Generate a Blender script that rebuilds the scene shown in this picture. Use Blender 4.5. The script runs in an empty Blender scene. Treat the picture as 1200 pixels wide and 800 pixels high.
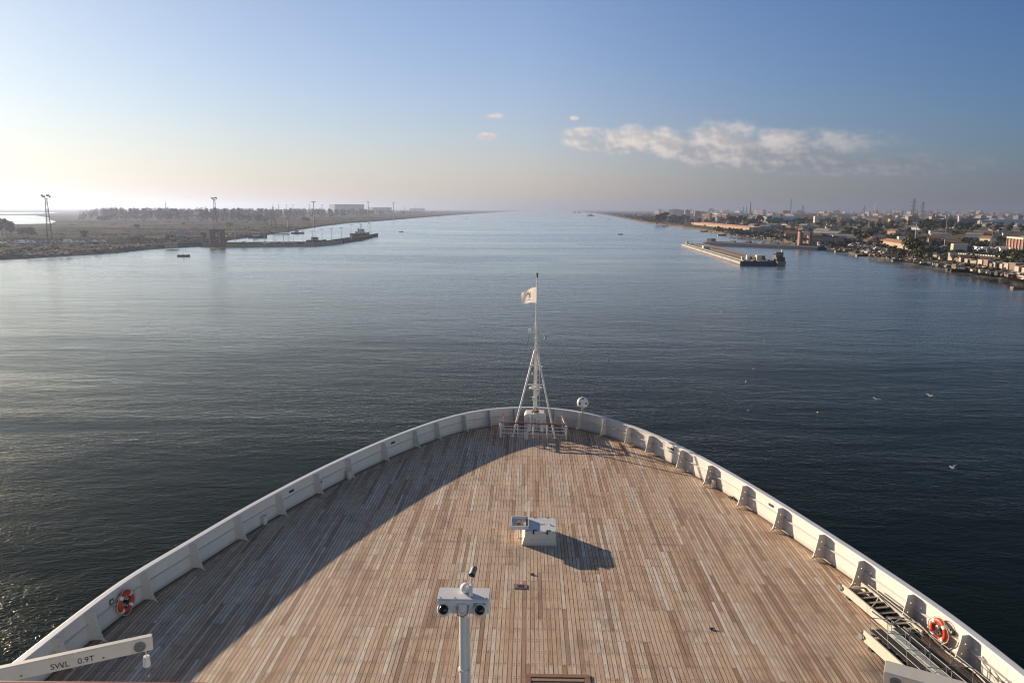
import bpy, bmesh, math, random
from mathutils import Vector, Matrix, noise as mnoise
R = math.radians
PI = math.pi
rnd = random.Random(7)
sc = bpy.context.scene
COL = sc.collection

# ------------------------------------------------------------------ camera
CAM = Vector((0, 0, 24.0))
FPX, PITCH, ROLL, VX = 890.0, R(9.88), R(.25), 620.0     # in pixels of the 1200 x 800 photograph
YAW = math.atan((VX - 600) / (FPX / math.cos(PITCH)))
cfwd = Vector((-math.sin(YAW) * math.cos(PITCH), math.cos(YAW) * math.cos(PITCH), -math.sin(PITCH)))
r0 = Vector((math.cos(YAW), math.sin(YAW), 0)); u0 = r0.cross(cfwd)
crt = r0 * math.cos(ROLL) + u0 * math.sin(ROLL)
cup = u0 * math.cos(ROLL) - r0 * math.sin(ROLL)
cd = bpy.data.cameras.new("camera"); cam = bpy.data.objects.new("camera", cd); COL.objects.link(cam)
M = Matrix((crt, cup, -cfwd)).transposed().to_4x4(); M.translation = CAM
cam.matrix_world = M
cd.sensor_fit = 'HORIZONTAL'; cd.sensor_width = 36; cd.lens = FPX / 1200 * 36
cd.clip_start = .1; cd.clip_end = 60000
sc.camera = cam

# ------------------------------------------------------------------ sky, sun, exposure
SUN_EL, SUN_AZ = R(12.0), R(-49.5)          # azimuth clockwise from +Y (the bow)
w = bpy.data.worlds.new("World"); sc.world = w; w.use_nodes = True
nt = w.node_tree; nt.nodes.clear()
def wn(t, **k):
    n = nt.nodes.new(t)
    for a, b in k.items(): setattr(n, a, b)
    return n
SKY_K = .055
sky = wn('ShaderNodeTexSky', sky_type='NISHITA', sun_disc=False, sun_elevation=SUN_EL, sun_rotation=SUN_AZ,
         altitude=0, air_density=1.0, dust_density=0.05, ozone_density=4.5)
bg = wn('ShaderNodeBackground'); bg.inputs[1].default_value = SKY_K
out = wn('ShaderNodeOutputWorld')
def wmath(op, a, b=0.0, c=0.0):
    n = wn('ShaderNodeMath', operation=op)
    for i, v in enumerate((a, b, c)):
        if isinstance(v, bpy.types.NodeSocket): nt.links.new(v, n.inputs[i])
        else: n.inputs[i].default_value = v
    return n.outputs[0]
def wmix(fac, a, b, mode='MIX'):
    n = wn('ShaderNodeMix', data_type='RGBA', blend_type=mode)
    for i, v in ((0, fac), (6, a), (7, b)):
        if isinstance(v, bpy.types.NodeSocket): nt.links.new(v, n.inputs[i])
        else: n.inputs[i].default_value = v if i == 0 else (*v, 1)
    return n.outputs[2]
def wramp(fac, stops):
    n = wn('ShaderNodeValToRGB'); e = n.color_ramp.elements
    while len(e) < len(stops): e.new(.5)
    for el, (p, c) in zip(e, stops): el.position = p; el.color = (*c, 1)
    nt.links.new(fac, n.inputs[0]); return n.outputs[0]
wdir = wn('ShaderNodeTexCoord').outputs['Generated']
wsep = wn('ShaderNodeSeparateXYZ'); nt.links.new(wdir, wsep.inputs[0]); WX, WY, WZ = wsep.outputs
el = wmath('MULTIPLY', wmath('ARCSINE', WZ), 180 / math.pi)                     # degrees above the horizon
az = wmath('MULTIPLY', wmath('ARCTAN2', WX, WY), 180 / math.pi)                 # degrees right of the bow
daz = wmath('ABSOLUTE', wmath('SUBTRACT', az, math.degrees(SUN_AZ)))
daz = wmath('MINIMUM', daz, wmath('SUBTRACT', 360.0, daz))
f_az = wmath('DIVIDE', daz, 180.0)
# thick morning air along the horizon, bright below the sun; brightness added behind the camera fills the shade
air = wramp(f_az, [(0, (.95, .90, .80)), (.087, (.80, .73, .62)), (.167, (.60, .52, .43)), (.273, (.50, .425, .375)), (.367, (.25, .225, .23)), (.467, (.14, .14, .165)), (.62, (.15, .15, .17)), (.76, (2.1, 1.75, 1.5)), (1, (3.2, 2.6, 2.2))])
air = wmix(1.0, air, (.47 / SKY_K,) * 3, 'MULTIPLY')
f_el = wmath('MULTIPLY', wmath('POWER', 2.718, wmath('DIVIDE', wmath('MAXIMUM', el, 0.0), -4.6)), .93)
skyc = wmix(1.0, sky.outputs[0], wramp(f_az, [(0, (1.22, .97, .80)), (.147, (1.42, 1.08, .99)), (.273, (1.50, 1.15, 1.14)), (.373, (.98, .91, 1.03)), (.467, (.55, .68, .90)), (.62, (.50, .60, .76)), (.78, (1.5, 1.3, 1.1)), (1, (2.2, 1.8, 1.5))]), 'MULTIPLY')  # sky behind the camera also brightened, as added fill for shaded faces
# the wide pale aureole round the low sun
vd = wn('ShaderNodeVectorMath', operation='DOT_PRODUCT'); nt.links.new(wdir, vd.inputs[0])
vd.inputs[1].default_value = (math.sin(SUN_AZ) * math.cos(SUN_EL), math.cos(SUN_AZ) * math.cos(SUN_EL), math.sin(SUN_EL))
ang = wmath('MULTIPLY', wmath('ARCCOSINE', wmath('MINIMUM', vd.outputs[1], .99999)), 180 / math.pi)
aur = wmath('MULTIPLY', wmath('POWER', 2.718, wmath('DIVIDE', ang, -17.0)), 0.70 * .47 / SKY_K)
aurc = wn('ShaderNodeCombineColor')
for i, k in enumerate((1.0, .84, .66)): nt.links.new(wmath('MULTIPLY', aur, k), aurc.inputs[i])
skyc = wmix(1.0, skyc, aurc.outputs[0], 'ADD')
skyc = wmix(f_el, skyc, air)
skyc = wmix(wmath('MINIMUM', wmath('MAXIMUM', wmath('DIVIDE', wmath('SUBTRACT', el, 42.0), 22.0), 0.0), 1.0), skyc, (.75, .58, .42), 'MULTIPLY')
#@@CLOUDS@@
# a flat drifting cloud bank low on the right, and a few wisps; laid out by direction
def smooth(v, a, b):
    n = wn('ShaderNodeMapRange', interpolation_type='SMOOTHSTEP')
    for i, x in enumerate((v, a, b)):
        if isinstance(x, bpy.types.NodeSocket): nt.links.new(x, n.inputs[i])
        else: n.inputs[i].default_value = x
    return n.outputs[0]
cv = wn('ShaderNodeCombineXYZ'); nt.links.new(az, cv.inputs[0]); nt.links.new(wmath('MULTIPLY', el, 1.35), cv.inputs[1])
def cnoise(scale, detail, rough, off=0.0):
    mp = wn('ShaderNodeMapping'); nt.links.new(cv.outputs[0], mp.inputs[0]); mp.inputs['Location'].default_value = (off * .6, off, 0)
    n = wn('ShaderNodeTexNoise'); nt.links.new(mp.outputs[0], n.inputs[0]); n.inputs['Scale'].default_value = scale; n.inputs['Detail'].default_value = detail; n.inputs['Roughness'].default_value = rough
    return n.outputs[0]
def ellipse(a0, e0, ra, re):
    x = wmath('DIVIDE', wmath('SUBTRACT', az, a0), ra); y = wmath('DIVIDE', wmath('SUBTRACT', el, e0), re)
    return wmath('SUBTRACT', 1.0, wmath('ADD', wmath('MULTIPLY', x, x), wmath('MULTIPLY', y, y)))
env = ellipse(17.5, 4.0, 9.5, 1.55)
for a in ((7.5, 4.9, 5.5, 1.15), (10.5, 4.5, 3.5, 1.2), (13.5, 4.9, 4.0, 1.5), (24.5, 3.0, 6.5, .8), (4.5, 5.5, 2.5, .5), (-2.6, 6.6, .9, .35), (-3.1, 5.2, .9, .3), (3.2, 6.5, .4, .2)):
    env = wmath('MAXIMUM', env, ellipse(*a))
big = cnoise(.48, 7, .50); lit = cnoise(.48, 7, .50, -.30)
dens = wmath('ADD', wmath('MULTIPLY', env, .46), wmath('SUBTRACT', big, .60))
cover = wmath('MULTIPLY', smooth(dens, -.11, .33), .84)
shade = smooth(wmath('SUBTRACT', big, lit), -.09, .12)             # brighter where the cloud thins towards the sun
base_ = smooth(wmath('ADD', el, wmath('MULTIPLY', wmath('SUBTRACT', big, .5), 3.0)), 2.6, 5.6)
cl = wmix(wmath('MULTIPLY', wmath('ADD', wmath('MULTIPLY', shade, .6), wmath('MULTIPLY', base_, .6)), .85), (.25, .25, .275), (.66, .59, .54))
cl = wmix(smooth(az, 6.0, 30.0), cl, wmix(1.0, cl, (.62, .66, .74), 'MULTIPLY'))
cl = wmix(1.0, cl, (.62 / SKY_K,) * 3, 'MULTIPLY')
cover = wmath('MULTIPLY', cover, wmath('SUBTRACT', 1.0, wmath('MULTIPLY', smooth(az, 17.0, 29.0), .55)))
skyc = wmix(cover, skyc, cl)

#@@END CLOUDS@@
nt.links.new(skyc, bg.inputs[0]); nt.links.new(bg.outputs[0], out.inputs[0])
sd = bpy.data.lights.new("sun", 'SUN'); sd.energy = 4.6; sd.angle = R(.5); sd.color = (1, .83, .62)
so = bpy.data.objects.new("sun", sd); COL.objects.link(so)
SUN_DIR = Vector((math.sin(SUN_AZ) * math.cos(SUN_EL), math.cos(SUN_AZ) * math.cos(SUN_EL), math.sin(SUN_EL)))
so.rotation_euler = (-SUN_DIR).to_track_quat('-Z', 'Y').to_euler(); so.location = SUN_DIR * 300
sc.view_settings.view_transform = 'Standard'; sc.view_settings.look = 'None'
sc.view_settings.exposure = 1.1; sc.view_settings.gamma = 1
sc.cycles.max_bounces = 6; sc.cycles.volume_bounces = 0
sc.cycles.sample_clamp_indirect = 4; sc.cycles.pixel_filter_type = 'BLACKMAN_HARRIS'; sc.cycles.filter_width = 1.15

# ------------------------------------------------------------------ helpers
def at(x, y, z=0.0):
    "the point at height z seen at pixel x, y of the photograph"
    d = crt * (x - 600) - cup * (y - 400) + cfwd * FPX
    return CAM + d * ((z - CAM.z) / d.z)
def atY(x, y, Y):
    d = crt * (x - 600) - cup * (y - 400) + cfwd * FPX
    return CAM + d * (Y / d.y)

class MB:
    def __init__(s): s.v = []; s.f = []; s.m = []; s.mi = 0
    def quad(s, a, b, c, d): s.poly([a, b, c, d])
    def poly(s, pts):
        n = len(s.v); s.v += [tuple(p) for p in pts]; s.f.append(tuple(range(n, n + len(pts)))); s.m.append(s.mi)
    def box(s, lo, hi, mat=None):
        x0, y0, z0 = lo; x1, y1, z1 = hi
        c = [(x0,y0,z0),(x1,y0,z0),(x1,y1,z0),(x0,y1,z0),(x0,y0,z1),(x1,y0,z1),(x1,y1,z1),(x0,y1,z1)]
        if mat: c = [mat @ Vector(p) for p in c]
        n = len(s.v); s.v += [tuple(p) for p in c]
        for q in ((0,3,2,1),(4,5,6,7),(0,1,5,4),(1,2,6,5),(2,3,7,6),(3,0,4,7)):
            s.f.append(tuple(n + i for i in q)); s.m.append(s.mi)
        return s
    def cbox(s, c, size, rz=0.0, mat=None):
        h = Vector(size) / 2
        m = Matrix.Translation(Vector(c)) @ Matrix.Rotation(rz, 4, 'Z')
        if mat: m = mat @ m
        return s.box(-h, h, m)
    def loft(s, rings, closed=True, caps=True):
        n = len(s.v); k = len(rings[0])
        for r in rings: s.v += [tuple(p) for p in r]
        for i in range(len(rings) - 1):
            for j in range(k if closed else k - 1):
                j2 = (j + 1) % k
                s.f.append((n+i*k+j, n+i*k+j2, n+(i+1)*k+j2, n+(i+1)*k+j)); s.m.append(s.mi)
        if caps and closed:
            s.f.append(tuple(n + j for j in reversed(range(k)))); s.m.append(s.mi)
            s.f.append(tuple(n + (len(rings)-1)*k + j for j in range(k))); s.m.append(s.mi)
        return s
    def tube(s, pts, r, seg=8, caps=True):
        pts = [Vector(p) for p in pts]; rs = r if isinstance(r, (list, tuple)) else [r] * len(pts)
        rings = []; pn = None
        for i, p in enumerate(pts):
            t = (pts[min(i+1, len(pts)-1)] - pts[max(i-1, 0)]).normalized()
            if pn is None:
                a = Vector((0,0,1)) if abs(t.z) < .9 else Vector((1,0,0)); pn = t.cross(a).normalized()
            pn = (pn - t * pn.dot(t)).normalized(); b = t.cross(pn)
            rings.append([p + (pn * math.cos(2*PI*j/seg) + b * math.sin(2*PI*j/seg)) * rs[i] for j in range(seg)])
        return s.loft(rings, True, caps)
    def bar(s, a, b, w, h):
        a, b = Vector(a), Vector(b); t = (b - a).normalized()
        up = Vector((0,0,1)) if abs(t.z) < .95 else Vector((0,1,0))
        x = t.cross(up).normalized(); z = x.cross(t)
        ring = lambda p: [p - x*w/2 - z*h/2, p + x*w/2 - z*h/2, p + x*w/2 + z*h/2, p - x*w/2 + z*h/2]
        return s.loft([ring(a), ring(b)])
    def lathe(s, prof, seg=16, mat=None):
        m = mat or Matrix()
        return s.loft([[m @ Vector((r*math.cos(2*PI*j/seg), r*math.sin(2*PI*j/seg), z)) for j in range(seg)] for r, z in prof])
    def ball(s, c, r, seg=12, sq=(1,1,1)):
        c = Vector(c); n = max(4, seg // 2)
        return s.loft([[c + Vector((r*sq[0]*math.sin(PI*i/n)*math.cos(2*PI*j/seg), r*sq[1]*math.sin(PI*i/n)*math.sin(2*PI*j/seg), -r*sq[2]*math.cos(PI*i/n)))
                        for j in range(seg)] for i in [.12] + list(range(1, n)) + [n - .12]])
    def build(s, name, mat, parent=None, smooth=False, bevel=0, col=None):
        me = bpy.data.meshes.new(name); me.from_pydata(s.v, [], s.f)
        for m in (mat if isinstance(mat, (list, tuple)) else [mat]): me.materials.append(m)
        if any(s.m): me.polygons.foreach_set('material_index', s.m)
        bm = bmesh.new(); bm.from_mesh(me); bmesh.ops.recalc_face_normals(bm, faces=bm.faces)
        if bevel:
            bmesh.ops.bevel(bm, geom=[e for e in bm.edges if len(e.link_faces) == 2 and e.calc_face_angle(0) > .6], offset=bevel, segments=2, affect='EDGES', clamp_overlap=True)
        bm.to_mesh(me); bm.free()
        if smooth:
            me.polygons.foreach_set('use_smooth', [True] * len(me.polygons))
            try: me.set_sharp_from_angle(angle=R(38))
            except Exception: pass
        me.update()
        o = bpy.data.objects.new(name, me); COL.objects.link(o)
        if parent: o.parent = parent
        return o

def tag(o, label=None, cat=None, group=None, kind=None):
    for k, v in (('label', label), ('category', cat), ('group', group), ('kind', kind)):
        if v: o[k] = v
    return o
def thing(name, label, cat, loc=(0,0,0), rz=0.0, group=None):
    o = bpy.data.objects.new(name, None); COL.objects.link(o); o.empty_display_size = .2
    o.location = loc; o.rotation_euler = (0, 0, rz)
    return tag(o, label, cat, group)
def dup(o, loc, rz=0.0, label=None, group=None, scale=None, parent=None):
    c = o.copy(); COL.objects.link(c)
    if parent: c.parent = parent
    else:
        c.location = loc; c.rotation_euler = (0, 0, rz)
        if label: c['label'] = label
        if group: c['group'] = group
        if scale: c.scale = scale
    for ch in [x for x in KIDS.get(o.name, [])]:
        dup_child(ch, c)
    return c
def dup_child(ch, par):
    d = ch.copy(); COL.objects.link(d); d.parent = par
    for g in KIDS.get(ch.name, []): dup_child(g, d)
KIDS = {}
def remember(o):
    "note the children of a finished prototype"
    ks = [x for x in bpy.data.objects if x.parent == o]; KIDS[o.name] = ks
    for k in ks: remember(k)
    return o

# ------------------------------------------------------------------ materials
def material(name):
    m = bpy.data.materials.new(name); m.use_nodes = True; t = m.node_tree
    return m, t, t.nodes['Principled BSDF']
def N(t, typ, ins=None, **k):
    n = t.nodes.new(typ)
    for a, b in k.items(): setattr(n, a, b)
    for a, b in (ins or {}).items():
        if isinstance(b, bpy.types.NodeSocket): t.links.new(b, n.inputs[a])
        else: n.inputs[a].default_value = b
    return n
def math_(t, op, a, b=0.0, c=0.0):
    return N(t, 'ShaderNodeMath', {0: a, 1: b, 2: c}, operation=op).outputs[0]
def mix_(t, fac, a, b, mode='MIX'):
    n = t.nodes.new('ShaderNodeMix'); n.data_type = 'RGBA'; n.blend_type = mode
    for i, v in ((0, fac), (6, a), (7, b)):
        if isinstance(v, bpy.types.NodeSocket): t.links.new(v, n.inputs[i])
        else: n.inputs[i].default_value = v if i == 0 or len(v) == 4 else (*v, 1)
    return n.outputs[2]
def ramp_(t, fac, stops):
    n = t.nodes.new('ShaderNodeValToRGB'); e = n.color_ramp.elements
    while len(e) < len(stops): e.new(.5)
    for el, (p, c) in zip(e, stops): el.position = p; el.color = (*c, 1) if len(c) == 3 else c
    t.links.new(fac, n.inputs[0]); return n.outputs[0]
def noise_(t, vec, scale, detail=3, rough=.55, dist=0.0):
    return N(t, 'ShaderNodeTexNoise', {'Vector': vec, 'Scale': scale, 'Detail': detail, 'Roughness': rough, 'Distortion': dist}).outputs[0]
def mapping(t, vec, scale=(1,1,1), rot=(0,0,0), loc=(0,0,0)):
    return N(t, 'ShaderNodeMapping', {'Vector': vec, 'Scale': scale, 'Rotation': rot, 'Location': loc}).outputs[0]
def objc(t): return N(t, 'ShaderNodeTexCoord').outputs['Object']
def geo(t): return N(t, 'ShaderNodeNewGeometry').outputs['Position']
def plain(name, col, rough=.55, var=.12, scale=3.0, metal=0.0, bump=0.0, dirt=None, dirt_amt=.5, rand=0.0):
    "a colour with uneven wear: cloudy variation, optional stains, optional difference per object"
    m, t, b = material(name); g = geo(t)
    n1 = noise_(t, g, scale, 5, .62)
    c = mix_(t, n1, tuple(max(0, x * (1 - var)) for x in col), tuple(min(1, x * (1 + var)) for x in col))
    if dirt:
        n2 = noise_(t, mapping(t, g, (1, 1, .35)), scale * .8, 6, .7)
        f = math_(t, 'MULTIPLY', N(t, 'ShaderNodeMapRange', {0: n2, 1: .52, 2: .75}).outputs[0], dirt_amt)
        c = mix_(t, f, c, dirt)
    if rand:
        oi = N(t, 'ShaderNodeObjectInfo').outputs['Random']
        c = mix_(t, 1.0, c, N(t, 'ShaderNodeCombineColor', {0: math_(t, 'MULTIPLY_ADD', oi, rand, 1 - rand / 2), 1: math_(t, 'MULTIPLY_ADD', oi, rand * .9, 1 - rand * .45), 2: math_(t, 'MULTIPLY_ADD', oi, rand * .7, 1 - rand * .35)}).outputs[0], 'MULTIPLY')
    t.links.new(c, b.inputs['Base Color']); b.inputs['Roughness'].default_value = rough; b.inputs['Metallic'].default_value = metal
    if bump:
        t.links.new(N(t, 'ShaderNodeBump', {'Height': n1, 'Strength': .5, 'Distance': bump}).outputs[0], b.inputs['Normal'])
    return m

def painted_steel(name, col):
    "gloss paint on plate: faint weld seams every couple of metres, rust weeping down, grime at the foot"
    m, t, b = material(name); g = geo(t); s = N(t, 'ShaderNodeSeparateXYZ', {0: g})
    n1 = noise_(t, g, 1.4, 5, .65)
    c = mix_(t, n1, tuple(x * .90 for x in col), tuple(x * 1.06 for x in col))
    run = noise_(t, mapping(t, g, (7, 7, .5)), 1.0, 4, .7); spot = noise_(t, g, .8, 4, .7)
    f = math_(t, 'MULTIPLY', N(t, 'ShaderNodeMapRange', {0: run, 1: .56, 2: .74}).outputs[0], N(t, 'ShaderNodeMapRange', {0: spot, 1: .48, 2: .66}).outputs[0])
    c = mix_(t, math_(t, 'MULTIPLY', f, .55), c, (.30, .16, .085))
    ft = N(t, 'ShaderNodeMapRange', {0: math_(t, 'ADD', s.outputs[2], math_(t, 'MULTIPLY', run, .16)), 1: 12.22, 2: 12.06, 4: .5}).outputs[0]
    c = mix_(t, ft, c, (.26, .20, .15))
    chip = N(t, 'ShaderNodeMapRange', {0: noise_(t, g, 9, 4, .75), 1: .68, 2: .72}).outputs[0]
    c = mix_(t, math_(t, 'MULTIPLY', chip, .6), c, (.28, .15, .09))
    t.links.new(c, b.inputs['Base Color']); t.links.new(math_(t, 'MULTIPLY_ADD', n1, .3, .28), b.inputs['Roughness'])
    t.links.new(N(t, 'ShaderNodeBump', {'Height': noise_(t, g, 1.1, 3), 'Strength': .6, 'Distance': .02}).outputs[0], b.inputs['Normal'])
    return m
def teak():
    m, t, b = material('teak_planking'); g = geo(t)
    s = N(t, 'ShaderNodeSeparateXYZ', {0: g}); X, Y = s.outputs[0], s.outputs[1]
    PW, RW = .122, .58                                     # plank width, spacing of the fastening rows
    u = math_(t, 'DIVIDE', X, PW); pid = math_(t, 'FLOOR', u); pf = math_(t, 'FRACT', u)
    v = math_(t, 'DIVIDE', Y, RW); rid = math_(t, 'FLOOR', v); rf = math_(t, 'FRACT', v)
    h1 = N(t, 'ShaderNodeTexWhiteNoise', {'W': pid}, noise_dimensions='1D').outputs[0]
    # each plank is cut at every fourth to sixth row, shifted from its neighbours
    q = math_(t, 'FLOOR', math_(t, 'DIVIDE', math_(t, 'ADD', math_(t, 'FLOOR', v), math_(t, 'FLOOR', math_(t, 'MULTIPLY', h1, 5.99))), 5.0))
    vec = N(t, 'ShaderNodeCombineXYZ', {0: pid, 1: q}).outputs[0]
    wn_ = N(t, 'ShaderNodeTexWhiteNoise', {'Vector': vec}, noise_dimensions='2D')
    a, cc = wn_.outputs[0], N(t, 'ShaderNodeSeparateColor', {0: wn_.outputs[1]})
    base = ramp_(t, a, [(0, (.32, .175, .105)), (.12, (.46, .28, .18)), (.30, (.61, .41, .27)), (.5, (.64, .45, .31)), (.66, (.61, .45, .33)), (.84, (.66, .50, .375)), (.95, (.72, .58, .455)), (1, (.78, .68, .56))])
    grey = noise_(t, mapping(t, g, (1, .5, 1)), .35, 4, .6)
    base = mix_(t, math_(t, 'MULTIPLY', grey, .42), base, (.53, .43, .335))
    grain = noise_(t, mapping(t, g, (30, 1.6, 1)), 1.0, 5, .7)
    base = mix_(t, .75, base, ramp_(t, grain, [(.25, (.52, .48, .46)), (.75, (1.36, 1.36, 1.36))]), 'MULTIPLY')
    patch = noise_(t, mapping(t, g, (1, .55, 1)), 1.1, 6, .75, .6)
    base = mix_(t, N(t, 'ShaderNodeMapRange', {0: patch, 1: .50, 2: .74, 4: .62}).outputs[0], base, (.15, .095, .07))
    # damp, oily stain by the starboard davit and dirt washed up along the bulwarks
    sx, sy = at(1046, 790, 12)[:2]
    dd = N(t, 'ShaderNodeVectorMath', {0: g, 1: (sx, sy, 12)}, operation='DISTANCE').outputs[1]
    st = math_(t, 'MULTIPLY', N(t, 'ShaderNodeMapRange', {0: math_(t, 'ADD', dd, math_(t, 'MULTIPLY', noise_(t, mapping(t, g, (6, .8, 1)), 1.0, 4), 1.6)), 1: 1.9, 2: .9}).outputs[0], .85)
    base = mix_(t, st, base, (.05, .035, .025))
    blot = noise_(t, g, .55, 3, .5, .4)
    base = mix_(t, N(t, 'ShaderNodeMapRange', {0: blot, 1: .62, 2: .68, 4: .22}).outputs[0], base, (.28, .19, .13))
    # caulked seams, butt joints, plugs over the fastenings
    ed = math_(t, 'MINIMUM', pf, math_(t, 'SUBTRACT', 1, pf))
    seam = math_(t, 'LESS_THAN', ed, math_(t, 'MULTIPLY_ADD', noise_(t, mapping(t, g, (9, .5, 1)), 1.0, 2), .10, .035))
    eb = math_(t, 'MINIMUM', rf, math_(t, 'SUBTRACT', 1, rf))
    row = math_(t, 'LESS_THAN', rf, .022)
    cut = math_(t, 'LESS_THAN', math_(t, 'FRACT', math_(t, 'DIVIDE', math_(t, 'ADD', math_(t, 'FLOOR', v), math_(t, 'FLOOR', math_(t, 'MULTIPLY', h1, 5.99))), 5.0)), .1)
    butt = math_(t, 'MULTIPLY', row, math_(t, 'MULTIPLY_ADD', cut, .72, .13))
    dx = math_(t, 'MULTIPLY', math_(t, 'SUBTRACT', pf, .5), PW)
    dy = math_(t, 'MULTIPLY', math_(t, 'SUBTRACT', eb, .085), RW)
    plug = math_(t, 'LESS_THAN', math_(t, 'ADD', math_(t, 'MULTIPLY', dx, dx), math_(t, 'MULTIPLY', dy, dy)), .017 * .017)
    plug = math_(t, 'MULTIPLY', plug, math_(t, 'GREATER_THAN', cc.outputs[1], .25))
    seam = math_(t, 'MULTIPLY', seam, N(t, 'ShaderNodeMapRange', {0: noise_(t, mapping(t, g, (3, .35, 1)), 1.0, 4, .7), 1: .3, 2: .62, 3: .45, 4: 1.0}).outputs[0])
    dark = math_(t, 'MAXIMUM', math_(t, 'MAXIMUM', seam, butt), math_(t, 'MULTIPLY', plug, .8))
    base = mix_(t, dark, base, (.035, .026, .022))
    t.links.new(base, b.inputs['Base Color']); b.inputs['Roughness'].default_value = .72
    b.inputs['Specular IOR Level'].default_value = .3
    hgt = math_(t, 'ADD', math_(t, 'MULTIPLY', math_(t, 'SUBTRACT', 1, dark), .004), math_(t, 'ADD', math_(t, 'MULTIPLY', grain, .0015), math_(t, 'MULTIPLY', a, .003)))
    t.links.new(N(t, 'ShaderNodeBump', {'Height': hgt, 'Strength': .8, 'Distance': 1.0}).outputs[0], b.inputs['Normal'])
    return m

def water_mat():
    m, t, b = material('canal_water'); g = geo(t)
    # wind patches: smooth slicks, current streaks and ruffled water, tens to hundreds of metres long
    wind = noise_(t, mapping(t, g, (.45, 1.0, 1), (0, 0, R(10))), .0085, 4, .6, .8)
    wind2 = noise_(t, mapping(t, g, (.16, 1.0, 1), (0, 0, R(-6))), .030, 4, .6, .9)
    wind3 = noise_(t, mapping(t, g, (.3, 1.0, 1), (0, 0, R(-16))), .11, 3, .55, .6)
    wsum = math_(t, 'ADD', math_(t, 'MULTIPLY', wind, .42), math_(t, 'ADD', math_(t, 'MULTIPLY', wind2, .38), math_(t, 'MULTIPLY', wind3, .20)))
    amp = N(t, 'ShaderNodeMapRange', {0: wsum, 1: .36, 2: .64, 3: .18, 4: 1.95}).outputs[0]
    v0 = noise_(t, mapping(t, g, (.6, 1.0, 1), (0, 0, R(-30))), 8.5, 2, .6, .2)
    v1 = noise_(t, mapping(t, g, (.68, 1.0, 1), (0, 0, R(-28))), 3.6, 3, .6, .3)
    v2 = noise_(t, mapping(t, g, (.55, 1.0, 1), (0, 0, R(-30))), 1.25, 3, .55, .5)
    v3 = noise_(t, mapping(t, g, (.45, 1.0, 1), (0, 0, R(-34))), .42, 3, .5, .4)
    h = math_(t, 'ADD', math_(t, 'MULTIPLY', v0, .022), math_(t, 'MULTIPLY', v1, .062))
    h = math_(t, 'ADD', h, math_(t, 'ADD', math_(t, 'MULTIPLY', v2, .085), math_(t, 'MULTIPLY', v3, .16)))
    h = math_(t, 'MULTIPLY', h, amp)
    nrm_ = N(t, 'ShaderNodeBump', {'Height': h, 'Strength': 1.0, 'Distance': 1.0}).outputs[0]
    # murky water: what little light comes back out of it is green-brown
    df = N(t, 'ShaderNodeBsdfDiffuse', {0: (.0034, .0088, .0080, 1)})
    gl = N(t, 'ShaderNodeBsdfGlossy', {'Color': (1.0, 1.0, .90, 1), 'Normal': nrm_, 'Roughness': math_(t, 'MULTIPLY_ADD', amp, .14, .08)})
    nf_ = N(t, 'ShaderNodeBump', {'Height': h, 'Strength': FB, 'Distance': 1.0}).outputs[0]
    fr = N(t, 'ShaderNodeFresnel', {'IOR': 1.27, 'Normal': nf_}).outputs[0]
    f2 = math_(t, 'MULTIPLY', fr, math_(t, 'MULTIPLY_ADD', fr, FK1, FK0))
    mx = N(t, 'ShaderNodeMixShader', {0: math_(t, 'MINIMUM', f2, 1.0)}); t.links.new(df.outputs[0], mx.inputs[1]); t.links.new(gl.outputs[0], mx.inputs[2])
    gs = N(t, 'ShaderNodeBsdfGlossy', {'Color': (.011, .011, .011, 1), 'Normal': nrm_, 'Roughness': .07})      # the sharp sun glints on the steepest ripples
    ad = N(t, 'ShaderNodeAddShader'); t.links.new(mx.outputs[0], ad.inputs[0]); t.links.new(gs.outputs[0], ad.inputs[1])
    t.links.new(ad.outputs[0], t.nodes['Material Output'].inputs[0]); t.nodes.remove(b)
    return m
FK0, FK1, FB = 0.0, 2.35, .6

M_TEAK = teak(); M_WATER = water_mat()
M_WHITE = painted_steel('ship_white_paint', (.64, .60, .545))
M_CAP = plain('rail_cap_paint', (.62, .61, .63), .45, .05, 3, dirt=(.4, .38, .36), dirt_amt=.25)
M_HULL = plain('hull_paint', (.03, .05, .12), .35, .1, .5)
M_GUTTER = plain('waterway_steel', (.13, .085, .06), .6, .3, 3, dirt=(.22, .09, .04), dirt_amt=.6)
M_MARGIN = plain('margin_board', (.34, .22, .14), .7, .3, 5)
M_DARK = plain('black_rubber', (.02, .02, .022), .5, .3, 8)

# ------------------------------------------------------------------ water
FAR = 15000.0
mb = MB(); mb.quad((-FAR, -400, 0), (FAR, -400, 0), (FAR, FAR, 0), (-FAR, FAR, 0))
tag(mb.build('canal_water', M_WATER), kind='structure')

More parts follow.
